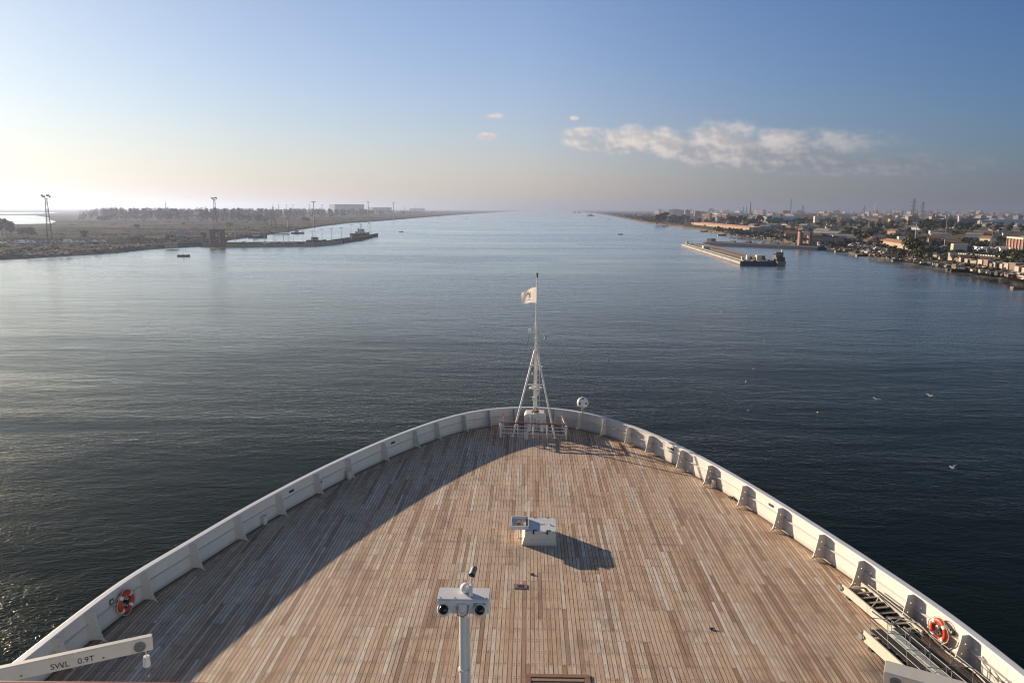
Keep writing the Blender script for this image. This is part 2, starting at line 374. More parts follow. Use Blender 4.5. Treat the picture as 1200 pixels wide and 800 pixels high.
# ------------------------------------------------------------------ the ship
DZ = 12.0; BH = .97
EDGE = [(-12.95,4),(-12.8,12),(-12.29,19.64),(-11.83,21.9),(-11.33,23.62),(-10.56,26.38),(-9.77,28.7),(-8.92,30.97),(-7.94,33.2),(-6.84,35.41),(-5.72,37.35),
        (-4.65,38.95),(-3.39,40.4),(-1.9,41.35),(0.1,41.8),(2.1,41.3),(3.75,40.1),(5.1,38.55),(6.2,36.8),(7.2,34.75),(8.15,32.45),(8.95,30.12),(9.67,27.78),(10.3,25.5),
        (10.9,23.27),(11.41,21.14),(11.85,18.95),(12.35,14),(12.6,4)]
def catmull(P, n):
    o = []
    for i in range(len(P) - 1):
        p0, p1, p2, p3 = (Vector(P[max(i-1,0)]), Vector(P[i]), Vector(P[i+1]), Vector(P[min(i+2,len(P)-1)]))
        for k in range(n):
            u = k / n
            o.append(.5 * ((2*p1) + (p2-p0)*u + (2*p0-5*p1+4*p2-p3)*u*u + (3*p1-p0-3*p2+p3)*u**3))
    o.append(Vector(P[-1])); return o
edge = catmull(EDGE, 6)
for _ in range(12): edge = [edge[0]] + [(edge[i-1] + edge[i]*2 + edge[i+1]) / 4 for i in range(1, len(edge)-1)] + [edge[-1]]
def nrm(i):
    d = (edge[min(i+1,len(edge)-1)] - edge[max(i-1,0)]).normalized(); return Vector((-d.y, d.x))     # outward (the edge runs clockwise from the port side)
enr = [nrm(i) for i in range(len(edge))]
def off(d, z): return [Vector((p.x + n.x*d, p.y + n.y*d, z)) for p, n in zip(edge, enr)]

ship = thing('cruise_ship', 'bow of a white cruise ship with a bare teak foredeck', 'ship', (0, 20, 0))
ship_off = Matrix.Translation((0, -20, 0))
def ship_part(mb, name, mat, parent=None, **k):
    o = mb.build(name, mat, parent or ship, **k)
    if not parent: o.matrix_parent_inverse = ship_off
    return o
ins = off(-.22, DZ)
mb = MB(); mb.poly(ins); deck = ship_part(mb, 'deck', M_TEAK)
mb = MB(); mb.loft([off(-.22, DZ + .006), off(-.13, DZ + .006)], closed=False)
mb.loft([off(-.13, DZ + .006), off(-.13, DZ - .02)], closed=False)
ship_part(mb, 'margin_board', M_MARGIN)
mb = MB(); mb.loft([off(-.13, DZ - .02), off(.0, DZ - .02)], closed=False)
ship_part(mb, 'waterway', M_GUTTER)
mb = MB()
prof = [(.0, DZ - .02), (.02, DZ + BH - .05), (.035, DZ + BH - .05), (.035, DZ - .02)]
mb.loft([off(0, DZ - .02), off(.02, DZ + BH - .04)], closed=False)
mb.loft([off(.05, DZ + BH - .04), off(.03, DZ - .02)], closed=False)
bulwark = ship_part(mb, 'bulwark', M_WHITE, smooth=True)
mb = MB(); rings = [off(d, z) for d, z in ((-.075, DZ+BH-.05), (-.075, DZ+BH-.005), (-.06, DZ+BH), (.125, DZ+BH), (.14, DZ+BH-.005), (.14, DZ+BH-.05))]
mb.loft(rings, closed=False); mb.loft([rings[-1], rings[0]], closed=False)
ship_part(mb, 'rail_cap', M_CAP)
mb = MB(); mb.loft([off(d, z) for d, z in ((.01, DZ+.50), (-.075, DZ+.50), (-.075, DZ+.515), (.01, DZ+.53))], closed=False)
ship_part(mb, 'stiffener', M_WHITE)
# hull below the deck edge
mb = MB()
def hull(k, z): # narrows towards the waterline, the stem rakes back
    return [Vector((p.x * (1 - .28*k*min(1, max(0, (p.y-10)/30))), 4 + (p.y - 4) * (1 - .13*k), z)) for p in off(.04, 0)]
mb.loft([hull(0, DZ-.01), hull(.25, DZ-2), hull(.6, DZ-6), hull(1, DZ-12.6)], closed=False)
ship_part(mb, 'hull', M_HULL, smooth=True)

# brackets along the bulwark
def nearest(p):
    i = min(range(len(edge)), key=lambda j: (edge[j].x - p[0])**2 + (edge[j].y - p[1])**2); return i
FEET = [(60,783),(113,752),(179,705),(236,668),(285,634),(332,605),(375,580),(413,561),(453,541),(487.5,525),(515,516),(547,506.5),(574,500.5),(603,497.5),
        (652,498),(682,502),(707,511),(737,520.5),(763,531),(797,550),(835,568),(870,594),(911,622),(957,655.5),(1010,687.5),(1065,730),(1134,780)]
bracket_me = None
for px, py in FEET:
    q = at(px, py, DZ); i = nearest((q.x, q.y))
    # refine along the edge by the foot's own place
    e, n = edge[i], enr[i]
    d = Vector((n.y, -n.x)); s = (Vector((q.x, q.y)) - e).dot(d)
    base = Vector((e.x + d.x*s, e.y + d.y*s, DZ))
    if bracket_me is None:
        # a plate cut from a flat outline with three lashing holes
        cu = bpy.data.curves.new('plate', 'CURVE'); cu.dimensions = '2D'; cu.fill_mode = 'BOTH'; cu.extrude = .011
        P = [(.028, .0), (.034, BH - .052), (-.29, BH - .052), (-.31, .72), (-.38, .40), (-.46, .15), (-.58, .012), (-.50, .05), (-.40, .085), (-.26, .085), (-.12, .055)]
        for loop in [P] + [[(cx_ + .02 * math.cos(2*PI*k/10), cz_ + .02 * math.sin(2*PI*k/10)) for k in range(10)] for cx_, cz_ in ((-.16, .66), (-.24, .38), (-.36, .17))]:
            sp = cu.splines.new('POLY'); sp.points.add(len(loop) - 1); sp.use_cyclic_u = True
            for q_, (x_, y_) in zip(sp.points, loop): q_.co = (x_, y_, 0, 1)
        tmp = bpy.data.objects.new('plate', cu); COL.objects.link(tmp)
        me = bpy.data.meshes.new_from_object(tmp.evaluated_get(bpy.context.evaluated_depsgraph_get())); bpy.data.objects.remove(tmp)
        me.transform(Matrix(((0, 0, 1, 0), (1, 0, 0, 0), (0, 1, 0, 0), (0, 0, 0, 1)))); me.materials.clear(); me.materials.append(M_WHITE)
        o = bpy.data.objects.new('bulwark_bracket', me); COL.objects.link(o); o.parent = ship; bracket_me = o
    else:
        o = bracket_me.copy(); COL.objects.link(o); o.parent = ship
    o.matrix_parent_inverse = ship_off
    o.location = base; o.rotation_euler = (0, 0, math.atan2(-n.x, n.y))

#@@SHIPDETAIL@@
# ------------------------------------------------------------------ fittings of the ship
def proj(P):
    v = Vector(P) - CAM; k = v.dot(cfwd)
    return 600 + FPX * v.dot(crt) / k, 400 - FPX * v.dot(cup) / k
def on_bulwark(px, py, h):
    "the point of the bulwark's inner face at height h above the deck seen nearest to a pixel; with its inward normal"
    best = None
    for i in range(len(edge) - 1):
        for k in range(8):
            e = edge[i].lerp(edge[i+1], k / 8); n = enr[i].lerp(enr[i+1], k / 8)
            q = proj((e.x, e.y, DZ + h)); d = (q[0]-px)**2 + (q[1]-py)**2
            if best is None or d < best[0]: best = (d, Vector((e.x, e.y, DZ + h)), Vector((-n.x, -n.y, 0)))
    return best[1], best[2]
M_PIPE = plain('white_pipe_paint', (.74, .715, .67), .4, .08, 6, dirt=(.40, .30, .22), dirt_amt=.35)
M_VARN = plain('varnished_wood', (.23, .055, .025), .35, .25, 9)
M_GREY = plain('grey_metal', (.30, .30, .30), .45, .2, 8, metal=.3)
M_STEEL = plain('galvanised_steel', (.20, .20, .19), .6, .25, 6, metal=.2)
M_BLACK = plain('black_plastic', (.012, .010, .010), .12, .2, 8)
M_ORANGE = plain('lifebuoy_orange', (.50, .048, .016), .5, .12, 9)
M_BAND = plain('reflective_band', (.72, .70, .66), .4, .1, 9)
M_ROPE = plain('rope', (.55, .48, .38), .8, .2, 20)
M_GREEN = plain('sign_green', (.02, .16, .08), .5, .1, 9)
M_TREAD = plain('dark_treads', (.035, .032, .030), .75, .3, 10)
M_RED = plain('red_paint', (.26, .02, .015), .5, .25, 20)
M_INK = plain('black_lettering', (.03, .03, .03), .6, .2, 20)
M_BRONZE = plain('rusty_fitting', (.22, .11, .06), .6, .35, 15)
M_CREAM = plain('davit_paint', (.68, .63, .54), .4, .06, 3, dirt=(.45, .33, .22), dirt_amt=.3)
M_GANG = plain('gangway_paint', (.52, .475, .40), .5, .12, 4, dirt=(.3, .2, .13), dirt_amt=.5)
M_FADED = plain('weathered_teak_trim', (.25, .14, .09), .7, .3, 6)

# small posts at the foot of the bulwark, mooring openings in it: parts of the ship
def ship_at(o, loc, rz): o.matrix_parent_inverse = ship_off; o.location = loc; o.rotation_euler = (0, 0, rz)
first = None
for px, py in [(310, 612), (409.5, 559), (502, 514.5), (749.5, 521), (836, 569)]:
    q = at(px, py + 2, DZ); i = nearest((q.x, q.y)); n = enr[i]
    if first is None:
        mb = MB(); mb.cbox((0, 0, .17), (.17, .15, .34)).cbox((0, 0, .345), (.21, .19, .02))
        first = o = mb.build('vent_post', M_WHITE, ship, bevel=.008)
    else: o = first.copy(); COL.objects.link(o); o.parent = ship
    ship_at(o, q, math.atan2(-n.x, n.y))
first = None
for px, py in [(374, 564), (872.5, 577.5)]:
    p, n = on_bulwark(px, py, .42)
    if first is None:
        mb = MB(); mb.lathe([(.0, 0), (.11, 0), (.11, .03), (.085, .05), (.075, .02), (0, .02)], 16, Matrix.Rotation(R(90), 4, 'X'))
        first = o = mb.build('fairlead', M_DARK, ship, smooth=True)
    else: o = first.copy(); COL.objects.link(o); o.parent = ship
    ship_at(o, p + n * .0, math.atan2(-n.x, n.y) + PI)
    o.rotation_euler.z = math.atan2(n.x, -n.y)
first = None
for px, py in [(339.5, 571), (459, 515.5), (789.5, 522), (906.5, 586)]:
    p, n = on_bulwark(px, py, .68)
    if first is None:
        mb = MB(); mb.cbox((0, -.01, 0), (.26, .03, .085))
        first = o = mb.build('mooring_slot', M_DARK, ship)
    else: o = first.copy(); COL.objects.link(o); o.parent = ship
    ship_at(o, p, math.atan2(n.x, -n.y))
# bolts left shining on each bracket's face (drain and lashing holes that the sun shines through)
# drain sockets and small fittings on the deck planks
for px, py, s in [(622.5, 673, .5), (833, 737, .55), (856.5, 583.5, 1.2)]:
    q = at(px, py, DZ); mb = MB(); mb.cbox((q.x, q.y, DZ + .03 * s), (.10 * s, .16 * s, .06 * s), R(25)).cbox((q.x + .05, q.y + .02, DZ + .05 * s), (.14 * s, .04, .03), R(-15))
    ship_part(mb, 'deck_cleat', M_DARK)

# --- the foremast
MY = 40.75; MX = atY(627.5, 470, MY).x
def mz(py): return atY(627.5, py, MY).z
mast = thing('foremast', 'white tripod foremast at the tip of the bow with a crossarm and ladder', 'mast', (MX, MY, DZ))
moff = Matrix.Translation((-MX, -MY, -DZ))
def mpart(mb, name, mat, par=None, **k):
    o = mb.build(name, mat, par or mast, **k)
    if not par: o.matrix_parent_inverse = moff
    return o
zt, zf, zm, zj = mz(322), mz(346), mz(378), mz(409)
mpart(MB().tube([(MX, MY, DZ + .3), (MX, MY, zj), (MX, MY, zm)], [.105, .09, .07], 12), 'pole', M_PIPE, smooth=True)
top = mpart(MB().tube([(MX, MY, zm), (MX + .02, MY, zt - .15)], [.045, .032], 10), 'topmast', M_PIPE, smooth=True)
mpart(MB().tube([(MX + .02, MY, zt - .15), (MX + .02, MY, zt + .05)], .05, 10).ball((MX + .02, MY, zt + .06), .055), 'masthead_light', M_DARK, smooth=True)
for px, py in ((600.7, 511), (650.2, 513)):
    q = at(px, py, DZ)
    mpart(MB().tube([q, Vector((MX + (q.x - MX) * .04, MY - .05, zj))], .05, 10).lathe([(.12, 0), (.12, .015), (.07, .03)], 12, Matrix.Translation(q)), 'leg', M_PIPE, smooth=True)
zc = mz(449)
mb = MB(); mb.bar((MX - .43, MY - .35, zc), (MX + .40, MY - .35, zc), .07, .05).bar((MX, MY - .38, zc), (MX, MY, zc), .09, .05)
mpart(mb, 'cross_brace', M_PIPE)
mpart(MB().bar((MX - .27, MY - .2, mz(427)), (MX + .24, MY - .2, mz(427)), .04, .04), 'cross_brace', M_PIPE)
mb = MB()
for k in range(25):
    a = 2 * PI * k / 24; b = 2 * PI * (k + 1) / 24
    if k < 24: mb.bar((MX + .34 * math.cos(a), MY - .12 + .34 * math.sin(a), zc - .22), (MX + .34 * math.cos(b), MY - .12 + .34 * math.sin(b), zc - .22), .05, .03)
for a in (.3, 1.9, 3.4, 5.0): mb.bar((MX, MY, zc - .24), (MX + .34 * math.cos(a), MY - .12 + .34 * math.sin(a), zc - .22), .03, .03)
mpart(mb, 'working_platform', M_PIPE)
zy = mz(392)
ca = mpart(MB().tube([(MX, MY, zy + .1), (MX + .5, MY, zy - .06)], .022, 8).tube([(MX, MY, zy + .14), (MX - .36, MY, zy + .12)], .02, 8), 'crossarm', M_PIPE, smooth=True)
for dx, z in ((.50, zy - .16), (-.34, zy + .2)):
    mpart(MB().tube([(MX + dx, MY, z - .08), (MX + dx, MY, z + .08)], .06, 10).tube([(MX + dx, MY, z + .08), (MX + dx, MY, z + .11)], .075, 10), 'signal_lamp', M_GREY if dx > 0 else M_PIPE, smooth=True)
# ladder up the after side of the pole
mb = MB(); lx = MX + .06; ly = MY - .30
for s in (-.14, .14): mb.tube([(lx + s, ly, DZ + .05), (lx + s, MY - .16, zm - .1)], .016, 6)
k = 0
while DZ + .3 + k * .28 < zm - .2:
    z = DZ + .3 + k * .28; y = ly + (MY - .16 - ly) * (z - DZ) / (zm - DZ); mb.tube([(lx - .14, y, z), (lx + .14, y, z)], .013, 6); k += 1
mpart(mb, 'ladder', M_PIPE, smooth=True)
for py, dx, w_ in ((383, .07, .10), (397, -.06, .09), (404, .08, .12), (430, .10, .10), (437, -.20, .08), (460, .13, .16), (466, -.12, .14), (455, .02, .18), (429, .32, .09)):
    z = mz(py); mpart(MB().cbox((MX + dx, MY - .16, z), (w_, .12, w_ * 1.3)).tube([(MX + dx, MY - .24, z), (MX + dx, MY - .16, z)], w_ * .33, 8), 'mast_fitting', M_PIPE if dx != .02 else M_BAND)
for (a, b) in (((620.5, 391), (606.5, 480)), ((642, 431), (645.5, 480))):
    P0 = atY(*a, MY); q = atY(*b, MY - .3)
    mpart(MB().tube([P0, q], .011, 5), 'stay', M_STEEL)
mpart(MB().tube([(MX - .16, MY - .1, DZ + BH), (MX, MY - .05, DZ + BH + .28), (MX + .17, MY - .1, DZ + BH)], .05, 8).cbox((MX, MY - .05, DZ + BH + .03), (.42, .3, .06)), 'mast_foot', M_BRONZE)
# white casing the mast stands on
mb = MB(); w1, w2 = .60, .62
a0 = [Vector((MX + s * w1 - .02, 41.35, DZ)) for s in (-1, 1)]; yb = 40.45
P = [(MX - w2, yb, DZ), (MX - w2, yb, DZ + .80), (MX - .50, yb + .05, DZ + .90), (MX + .48, yb + .05, DZ + .90), (MX + w2 - .02, yb, DZ + .82), (MX + w2 - .02, yb, DZ)]
mb.loft([[Vector(p) for p in P], [Vector((p[0], 41.5, p[2])) for p in P]])
cas = mpart(mb, 'casing', M_WHITE, bevel=.02)
mb = MB()
for dx, dy, h, r in ((-.28, .12, .86, .05), (.28, .12, .62, .045), (.06, .10, .74, .03), (-.10, .16, .55, .035), (.40, .1, .5, .03)):
    mb.tube([(MX + dx, yb - dy, DZ + .02), (MX + dx, yb - dy, DZ + h)], r, 8)
mb.cbox((MX + .04, yb - .10, DZ + .76), (.26, .12, .05)).cbox((MX + .35, yb - .2, DZ + .2), (.2, .25, .4)).cbox((MX - .36, yb - .16, DZ + .22), (.16, .2, .44))
mpart(mb, 'pipework', M_PIPE, smooth=True)

# flag on the topmast
fx, fz0, fz1 = MX - .03, mz(354.5), mz(336)
nx, nz = 22, 14; mb = MB(); FW = .80
def fp(u, v):
    x = -FW * u; sway = .09 * math.sin(u * 7 + v * 1.6) * u
    z = fz0 + (fz1 - fz0) * (v * (1 - .22 * u) + .02 * u) - .10 * u * u * v + .05 * math.sin(u * 6) * u
    return Vector((fx + x * .96, MY - .10 + sway - .16 * u, z))
G = [[fp(i / nx, j / nz) for j in range(nz + 1)] for i in range(nx + 1)]
for i in range(nx):
    for j in range(nz): mb.quad(G[i][j], G[i+1][j], G[i+1][j+1], G[i][j+1])
mf, t, b = material('flag_cloth')
b.inputs['Base Color'].default_value = (.74, .70, .68, 1); b.inputs['Roughness'].default_value = .9
tr = N(t, 'ShaderNodeBsdfTranslucent', {0: (.74, .66, .62, 1)}); ms = N(t, 'ShaderNodeMixShader', {0: .35})
o_ = t.nodes['Material Output']; t.links.new(b.outputs[0], ms.inputs[1]); t.links.new(tr.outputs[0], ms.inputs[2]); t.links.new(ms.outputs[0], o_.inputs[0])
flag = tag(mb.build('flag', mf, smooth=True), 'small white flag with a dark round emblem flying from the mast', 'flag')
# its emblem: an oval ring with a curl inside and a short line below, on both faces
mb = MB()
def mark(pts, wd):
    for s in (-1, 1):
        for (u0, v0), (u1, v1) in zip(pts, pts[1:]):
            A, B = fp(u0, v0), fp(u1, v1); d = (B - A).normalized(); nn = d.cross(Vector((0, 1, 0))).normalized() * wd
            o = Vector((0, .012 * s, 0)); mb.quad(A - nn + o, B - nn + o, B + nn + o, A + nn + o)
mark([(.5 + .15 * math.cos(a), .54 + .22 * math.sin(a)) for a in [2*PI*k/18 for k in range(15)]], .014)
mark([(.5 + .06 * math.cos(a), .55 + .11 * math.sin(a)) for a in [.6 + 2*PI*k/14 for k in range(11)]], .022)
mark([(.36, .20), (.62, .22)], .012)
mb.build('emblem', plain('emblem_ink', (.06, .065, .08), .8, .1, 9), flag)

# railing round the foot of the mast
A, B = at(586.5, 512, DZ), at(663.5, 515, DZ); rh = atY(586.5, 494.5, A.y).z - DZ; mid = (A + B) / 2
rail = thing('mast_railing', 'white pipe railing with red wooden handrail round the mast foot', 'railing', mid)
roff = Matrix.Translation(-mid)
def rpart(mb, name, mat, **k):
    o = mb.build(name, mat, rail, **k); o.matrix_parent_inverse = roff; return o
A2, B2 = Vector((A.x + .1, 40.9, DZ)), Vector((B.x - .15, 40.75, DZ))
up = lambda p, h: Vector((p.x, p.y, DZ + h))
for p, r in ((A, .05), (B, .05), (A.lerp(B, .265), .02), (A.lerp(B, .50), .045), (A.lerp(B, .71), .03), (A2, .035), (B2, .035)):
    rpart(MB().tube([up(p, 0), up(p, rh - .02)], r, 8), 'post', M_PIPE, smooth=True)
for h in (.28, .5, .7):
    rpart(MB().tube([up(A, h * rh / .9), up(B, h * rh / .9)], .022, 8).tube([up(A, h * rh / .9), up(A2, h * rh / .9)], .02, 8).tube([up(B, h * rh / .9), up(B2, h * rh / .9)], .02, 8), 'pipe', M_PIPE, smooth=True)
rpart(MB().bar(up(A2, rh), up(A, rh), .09, .045).bar(up(A, rh + .002), up(B, rh + .002), .10, .05).bar(up(B, rh), up(B2, rh), .09, .045), 'handrail', M_VARN, bevel=.01)
q = at(616.5, 515.5, DZ)
lb = thing('deck_cabinet', 'small white steel box standing against the mast railing', 'cabinet', (q.x, q.y + .05, DZ))
MB().cbox((0, 0, .23), (.24, .16, .46)).build('body', M_WHITE, lb, bevel=.01); MB().cbox((0, -.088, .24), (.2, .014, .40)).build('door', M_WHITE, lb, bevel=.004)

# searchlight on the rail cap
p, n = on_bulwark(684, 484, BH); c = atY(682.8, 471.5, p.y)
sl = thing('searchlight', 'round white searchlight on a short stand on the bow rail', 'searchlight', (p.x, p.y, DZ + BH))
loc = Matrix.Translation(Vector((c.x - p.x, 0, c.z - DZ - BH)))
tilt = loc @ Matrix.Rotation(R(68), 4, 'X')
MB().lathe([(0, -.22), (.27, -.22), (.30, -.19), (.31, 0), (.30, .10), (.25, .16), (.10, .19), (0, .19)], 24, tilt).build('drum', M_PIPE, sl, smooth=True)
for a in (90, 205, 335): MB().cbox((.19 * math.cos(R(a)), .19 * math.sin(R(a)), .17), (.07, .11, .05), R(a), tilt).build('vent', M_DARK, sl)
MB().tube([(c.x - p.x, 0, 0), (c.x - p.x, .02, c.z - DZ - BH - .28)], .05, 10).bar((c.x - p.x - .33, .02, c.z - DZ - BH - .25), (c.x - p.x + .33, .02, c.z - DZ - BH - .25), .06, .05).bar((c.x - p.x - .335, .02, c.z - DZ - BH - .25), (c.x - p.x - .335, .02, c.z - DZ - BH + .04), .05, .03).bar((c.x - p.x + .335, .02, c.z - DZ - BH - .25), (c.x - p.x + .335, .02, c.z - DZ - BH + .04), .05, .03).build('yoke', M_GREY, sl)

# --- deck locker with a tray
a, b_ = at(616.2, 638.5, DZ), at(651.6, 639.2, DZ)
x0, x1, y0 = a.x, b_.x, b_.y; h = atY(651.7, 622.7, y0).z - DZ; y1 = at(651, 606.5, DZ + h).y
cx, cy = (x0 + x1) / 2, (y0 + y1) / 2; W2, D2 = (x1 - x0) / 2, (y1 - y0) / 2
lk = thing('deck_locker', 'white steel locker with a grey lid in the middle of the teak deck', 'locker', (cx, cy, DZ))
mb = MB(); ring = lambda ex, ey, z: [Vector((-W2 - ex, -D2 - ey, z)), Vector((W2 + ey, -D2 - ey, z)), Vector((W2 + ey, D2 + ey, z)), Vector((-W2 - ex, D2 + ey, z))]
mb.loft([ring(.15, .03, 0), ring(.13, .02, .05), ring(0, 0, h - .05)])
mb.build('body', M_WHITE, lk, bevel=.012)
MB().box((-W2 - .01, -D2 - .01, h - .049), (W2 + .03, D2 + .01, h)).build('lid', plain('locker_lid_paint', (.60, .60, .62), .5, .06, 5, dirt=(.42, .3, .26), dirt_amt=.4), lk, bevel=.015)
MB().box((-W2 + .1, -D2 - .022, h * .40), (W2 - .08, -D2 + .02, h * .40 + .03)).build('stiffener', M_WHITE, lk)
for dx in (-.27, .22):
    MB().cbox((cx * 0 + dx, -D2 - .02, h - .03), (.05, .05, .13)).cbox((dx + .05, -D2 + .06, h + .015), (.16, .025, .03)).build('clasp', M_DARK, lk)
for dx in (-.5, -.25, 0, .25, .5):
    for sy in (-1, 1): MB().lathe([(0, 0), (.018, 0), (.014, .012), (0, .013)], 8, Matrix.Translation((dx, sy * (D2 - .05), h))).build('bolt', M_GREY, lk)
for dx in (-.2, .28):
    MB().cbox((dx, D2 + .02, h - .02), (.13, .05, .06)).build('hinge', M_BRONZE, lk)
mb = MB()
for dx, dy in ((-.05, -.05), (.1, .0), (.02, .05)): mb.cbox((dx, dy, h + .004), (.12, .03, .006), R(20))
mb.build('stencil_mark', plain('faded_red_ink', (.5, .30, .27), .7, .1, 9), lk)
MB().cbox((W2 - .2, -.05, h + .02), (.04, .07, .04)).build('padlock_eye', M_GREY, lk)
# an open tray raised on a post at the locker's port side
tz = DZ + h + .12; ta, tb, tc = at(600.3, 604, tz), at(620, 617.5, tz), at(598.5, 616, tz)
tx0, tx1, ty0, ty1 = tc.x, tb.x - .02, tc.y, ta.y
tr_ = thing('raised_tray', 'open white metal tray on a post against the side of the locker', 'tray', ((tx0 + tx1) / 2, (ty0 + ty1) / 2, DZ))
toff = Matrix.Translation((-(tx0 + tx1) / 2, -(ty0 + ty1) / 2, -DZ))
mb = MB(); mb.box((tx0, ty0, tz - .14), (tx1, ty1, tz - .12))
for lo, hi in (((tx0, ty0, tz - .119), (tx0 + .025, ty1, tz)), ((tx1 - .025, ty0, tz - .119), (tx1, ty1, tz)), ((tx0 + .026, ty0, tz - .119), (tx1 - .026, ty0 + .025, tz)), ((tx0 + .026, ty1 - .025, tz - .119), (tx1 - .026, ty1, tz))): mb.box(lo, hi)
o = mb.build('pan', M_PIPE, tr_); o.matrix_parent_inverse = toff
o = MB().tube([((tx0 + tx1) / 2 - .05, (ty0 + ty1) / 2, DZ), ((tx0 + tx1) / 2 - .05, (ty0 + ty1) / 2, tz - .14)], .04, 8).build('post', M_PIPE, tr_, smooth=True); o.matrix_parent_inverse = toff
mb = MB()
for k in range(7): mb.cbox(((tx0 + tx1) / 2 + .05 * math.cos(k * 2.4) * (k * .25), (ty0 + ty1) / 2 + .06 * math.sin(k * 2.4) * (k * .3), tz - .10 + .006 * k), (.10, .08, .05), k * .8)
o = mb.build('coiled_rope', plain('brown_rope', (.36, .21, .09), .85, .3, 30), tr_); o.matrix_parent_inverse = toff

# flush socket with red bars, and the coaming of the hatch near the camera
q = at(610, 687, DZ); sk = thing('deck_socket', 'grey metal socket plate with small red bars set in the planks', 'socket', (q.x, q.y, DZ))
mb = MB(); mb.box((-.215, -.145, .002), (.215, -.075, .02)).box((-.215, .075, .002), (.215, .145, .02)).box((-.215, -.0745, .002), (-.09, .0745, .02)).box((.10, -.0745, .002), (.215, .0745, .02))
mb.build('plate', plain('worn_plate', (.21, .18, .18), .5, .25, 16), sk, bevel=.006); MB().box((-.0895, -.0745, .002), (.0995, .0745, .008)).build('recess', M_DARK, sk)
for k in range(4): MB().box((-.075 + k * .045, -.065, .009), (-.05 + k * .045, .065, .03)).build('bar', M_RED, sk)
ha, hb = at(615.5, 789.5, DZ), at(691.5, 792.5, DZ)
hc = thing('deck_hatch', 'wooden coaming of a square hatch let into the deck at the frame edge', 'hatch', ((ha.x + hb.x) / 2, ha.y - .6, DZ))
W = (hb.x - ha.x) / 2
mb = MB(); mb.box((-W, .45, .003), (W, .6, .03)).box((-W, -.6, .003), (-W + .15, .449, .03)).box((W - .15, -.6, .003), (W, .449, .03)).box((-W + .151, -.6, .003), (W - .151, -.46, .03))
mb.build('coaming', M_FADED, hc, bevel=.008)
MB().box((-W + .152, -.458, .004), (W - .152, .448, .012)).build('well_floor', M_GUTTER, hc)
MB().box((-W + .16, .30, .013), (W - .16, .40, .024)).build('sill', M_MARGIN, hc)

# --- lifebuoys and the signs beside them
def lifebuoy(px, py, label, h):
    p, n = on_bulwark(px, py, h); o = thing('lifebuoy', label, 'lifebuoy', p + n * .12, math.atan2(n.x, -n.y), 'lifebuoys on the bulwark')
    RR, r = .265, .078; mb = MB()
    def arc(a0, a1, k, rr):
        pts = [(RR * math.cos(a0 + (a1 - a0) * i / k), 0, RR * math.sin(a0 + (a1 - a0) * i / k)) for i in range(k + 1)]
        return MB().tube(pts, rr, 12)
    mb = MB(); pts = [(RR * math.cos(2*PI*i/40), 0, RR * math.sin(2*PI*i/40)) for i in range(41)]
    mb.tube(pts, r, 12).build('ring', M_ORANGE, o, smooth=True)
    for k in range(4):
        a = PI / 4 + k * PI / 2; arc(a - .17, a + .17, 5, r * 1.03).build('band', M_BAND, o, smooth=True)
    mb = MB(); pts = []
    for i in range(49):
        a = 2*PI*i/48; d = RR + r * 1.12 + .05 * abs(math.sin(2 * (a - PI / 4))) ; pts.append((d * math.cos(a), -.03, d * math.sin(a)))
    mb.tube(pts, .013, 6).tube([(-.05, -.02, .12), (.06, -.05, .02), (.0, -.03, -.14), (-.08, -.03, -.05), (.03, -.06, .10), (.10, -.03, -.08)], .022, 6).build('grab_line', M_ROPE, o, smooth=True)
    MB().cbox((0, -.02, .0), (.14, .12, .17)).build('buoy_light', M_DARK, o, bevel=.02)
    return p, n
lifebuoy(142.5, 704, 'orange lifebuoy with white bands in the shade on the port bulwark', .42)
lifebuoy(1103, 740, 'orange lifebuoy with white bands hanging on the sunlit bulwark above the gangways', .45)
p, n = on_bulwark(127, 698, .64); o = thing('safety_sign', 'little green sign on the bulwark beside the shaded lifebuoy', 'sign', p, math.atan2(n.x, -n.y))
MB().cbox((0, -.012, 0), (.16, .018, .16)).build('plate', M_GREEN, o); MB().cbox((0, -.0235, .0), (.07, .005, .08)).build('symbol', M_BAND, o)
p, n = on_bulwark(1120, 736, .62); o = thing('junction_box', 'small dark box on the bulwark beside the sunlit lifebuoy', 'box', p, math.atan2(n.x, -n.y))
MB().cbox((0, -.04, 0), (.15, .08, .12)).build('body', M_DARK, o, bevel=.01); MB().cbox((0, -.083, 0), (.07, .012, .06)).build('cover', M_BAND, o)

# --- camera post close in front of the viewer
PY_ = 8.3; P = atY(543.5, 704, PY_); S = (P - CAM).dot(cfwd) / FPX           # metres per pixel there
cm = thing('camera_post', 'white post carrying two dome cameras on a crossbox', 'camera post', (P.x, PY_, DZ))
def cp(mb, name, mat, **k): return mb.build(name, mat, cm, **k)
L = lambda dx, dz, dy=0.0: Vector((dx * S, dy, P.z - DZ + dz * S))
cp(MB().tube([(0, .0, 0), (0, 0, P.z - DZ - .10)], [.085, 5.2 * S], 16), 'pole', M_PIPE, smooth=True)
cp(MB().lathe([(.2, 0), (.2, .02), (.12, .04)], 16), 'base_plate', M_PIPE)
cp(MB().tube([(.075, -.06, .05), (.068, -.045, P.z - DZ - .2)], .012, 6), 'conduit', M_PIPE, smooth=True)
for zz in (.25, .5, .72, .88): cp(MB().lathe([(.09 - .02 * zz, 0), (.09 - .02 * zz, .03)], 16, Matrix.Translation((0, 0, (P.z - DZ) * zz))), 'band', M_PIPE)
for dx in (-27, -10, 10, 27): cp(MB().lathe([(0, 0), (.9 * S, 0), (.9 * S, .006), (0, .007)], 8, Matrix.Translation(L(dx, 8, -.07))), 'bolt', M_GREY)
cp(MB().box(L(12, -3, -.104), L(26, 3.5, -.1005)), 'name_plate', M_GREY)
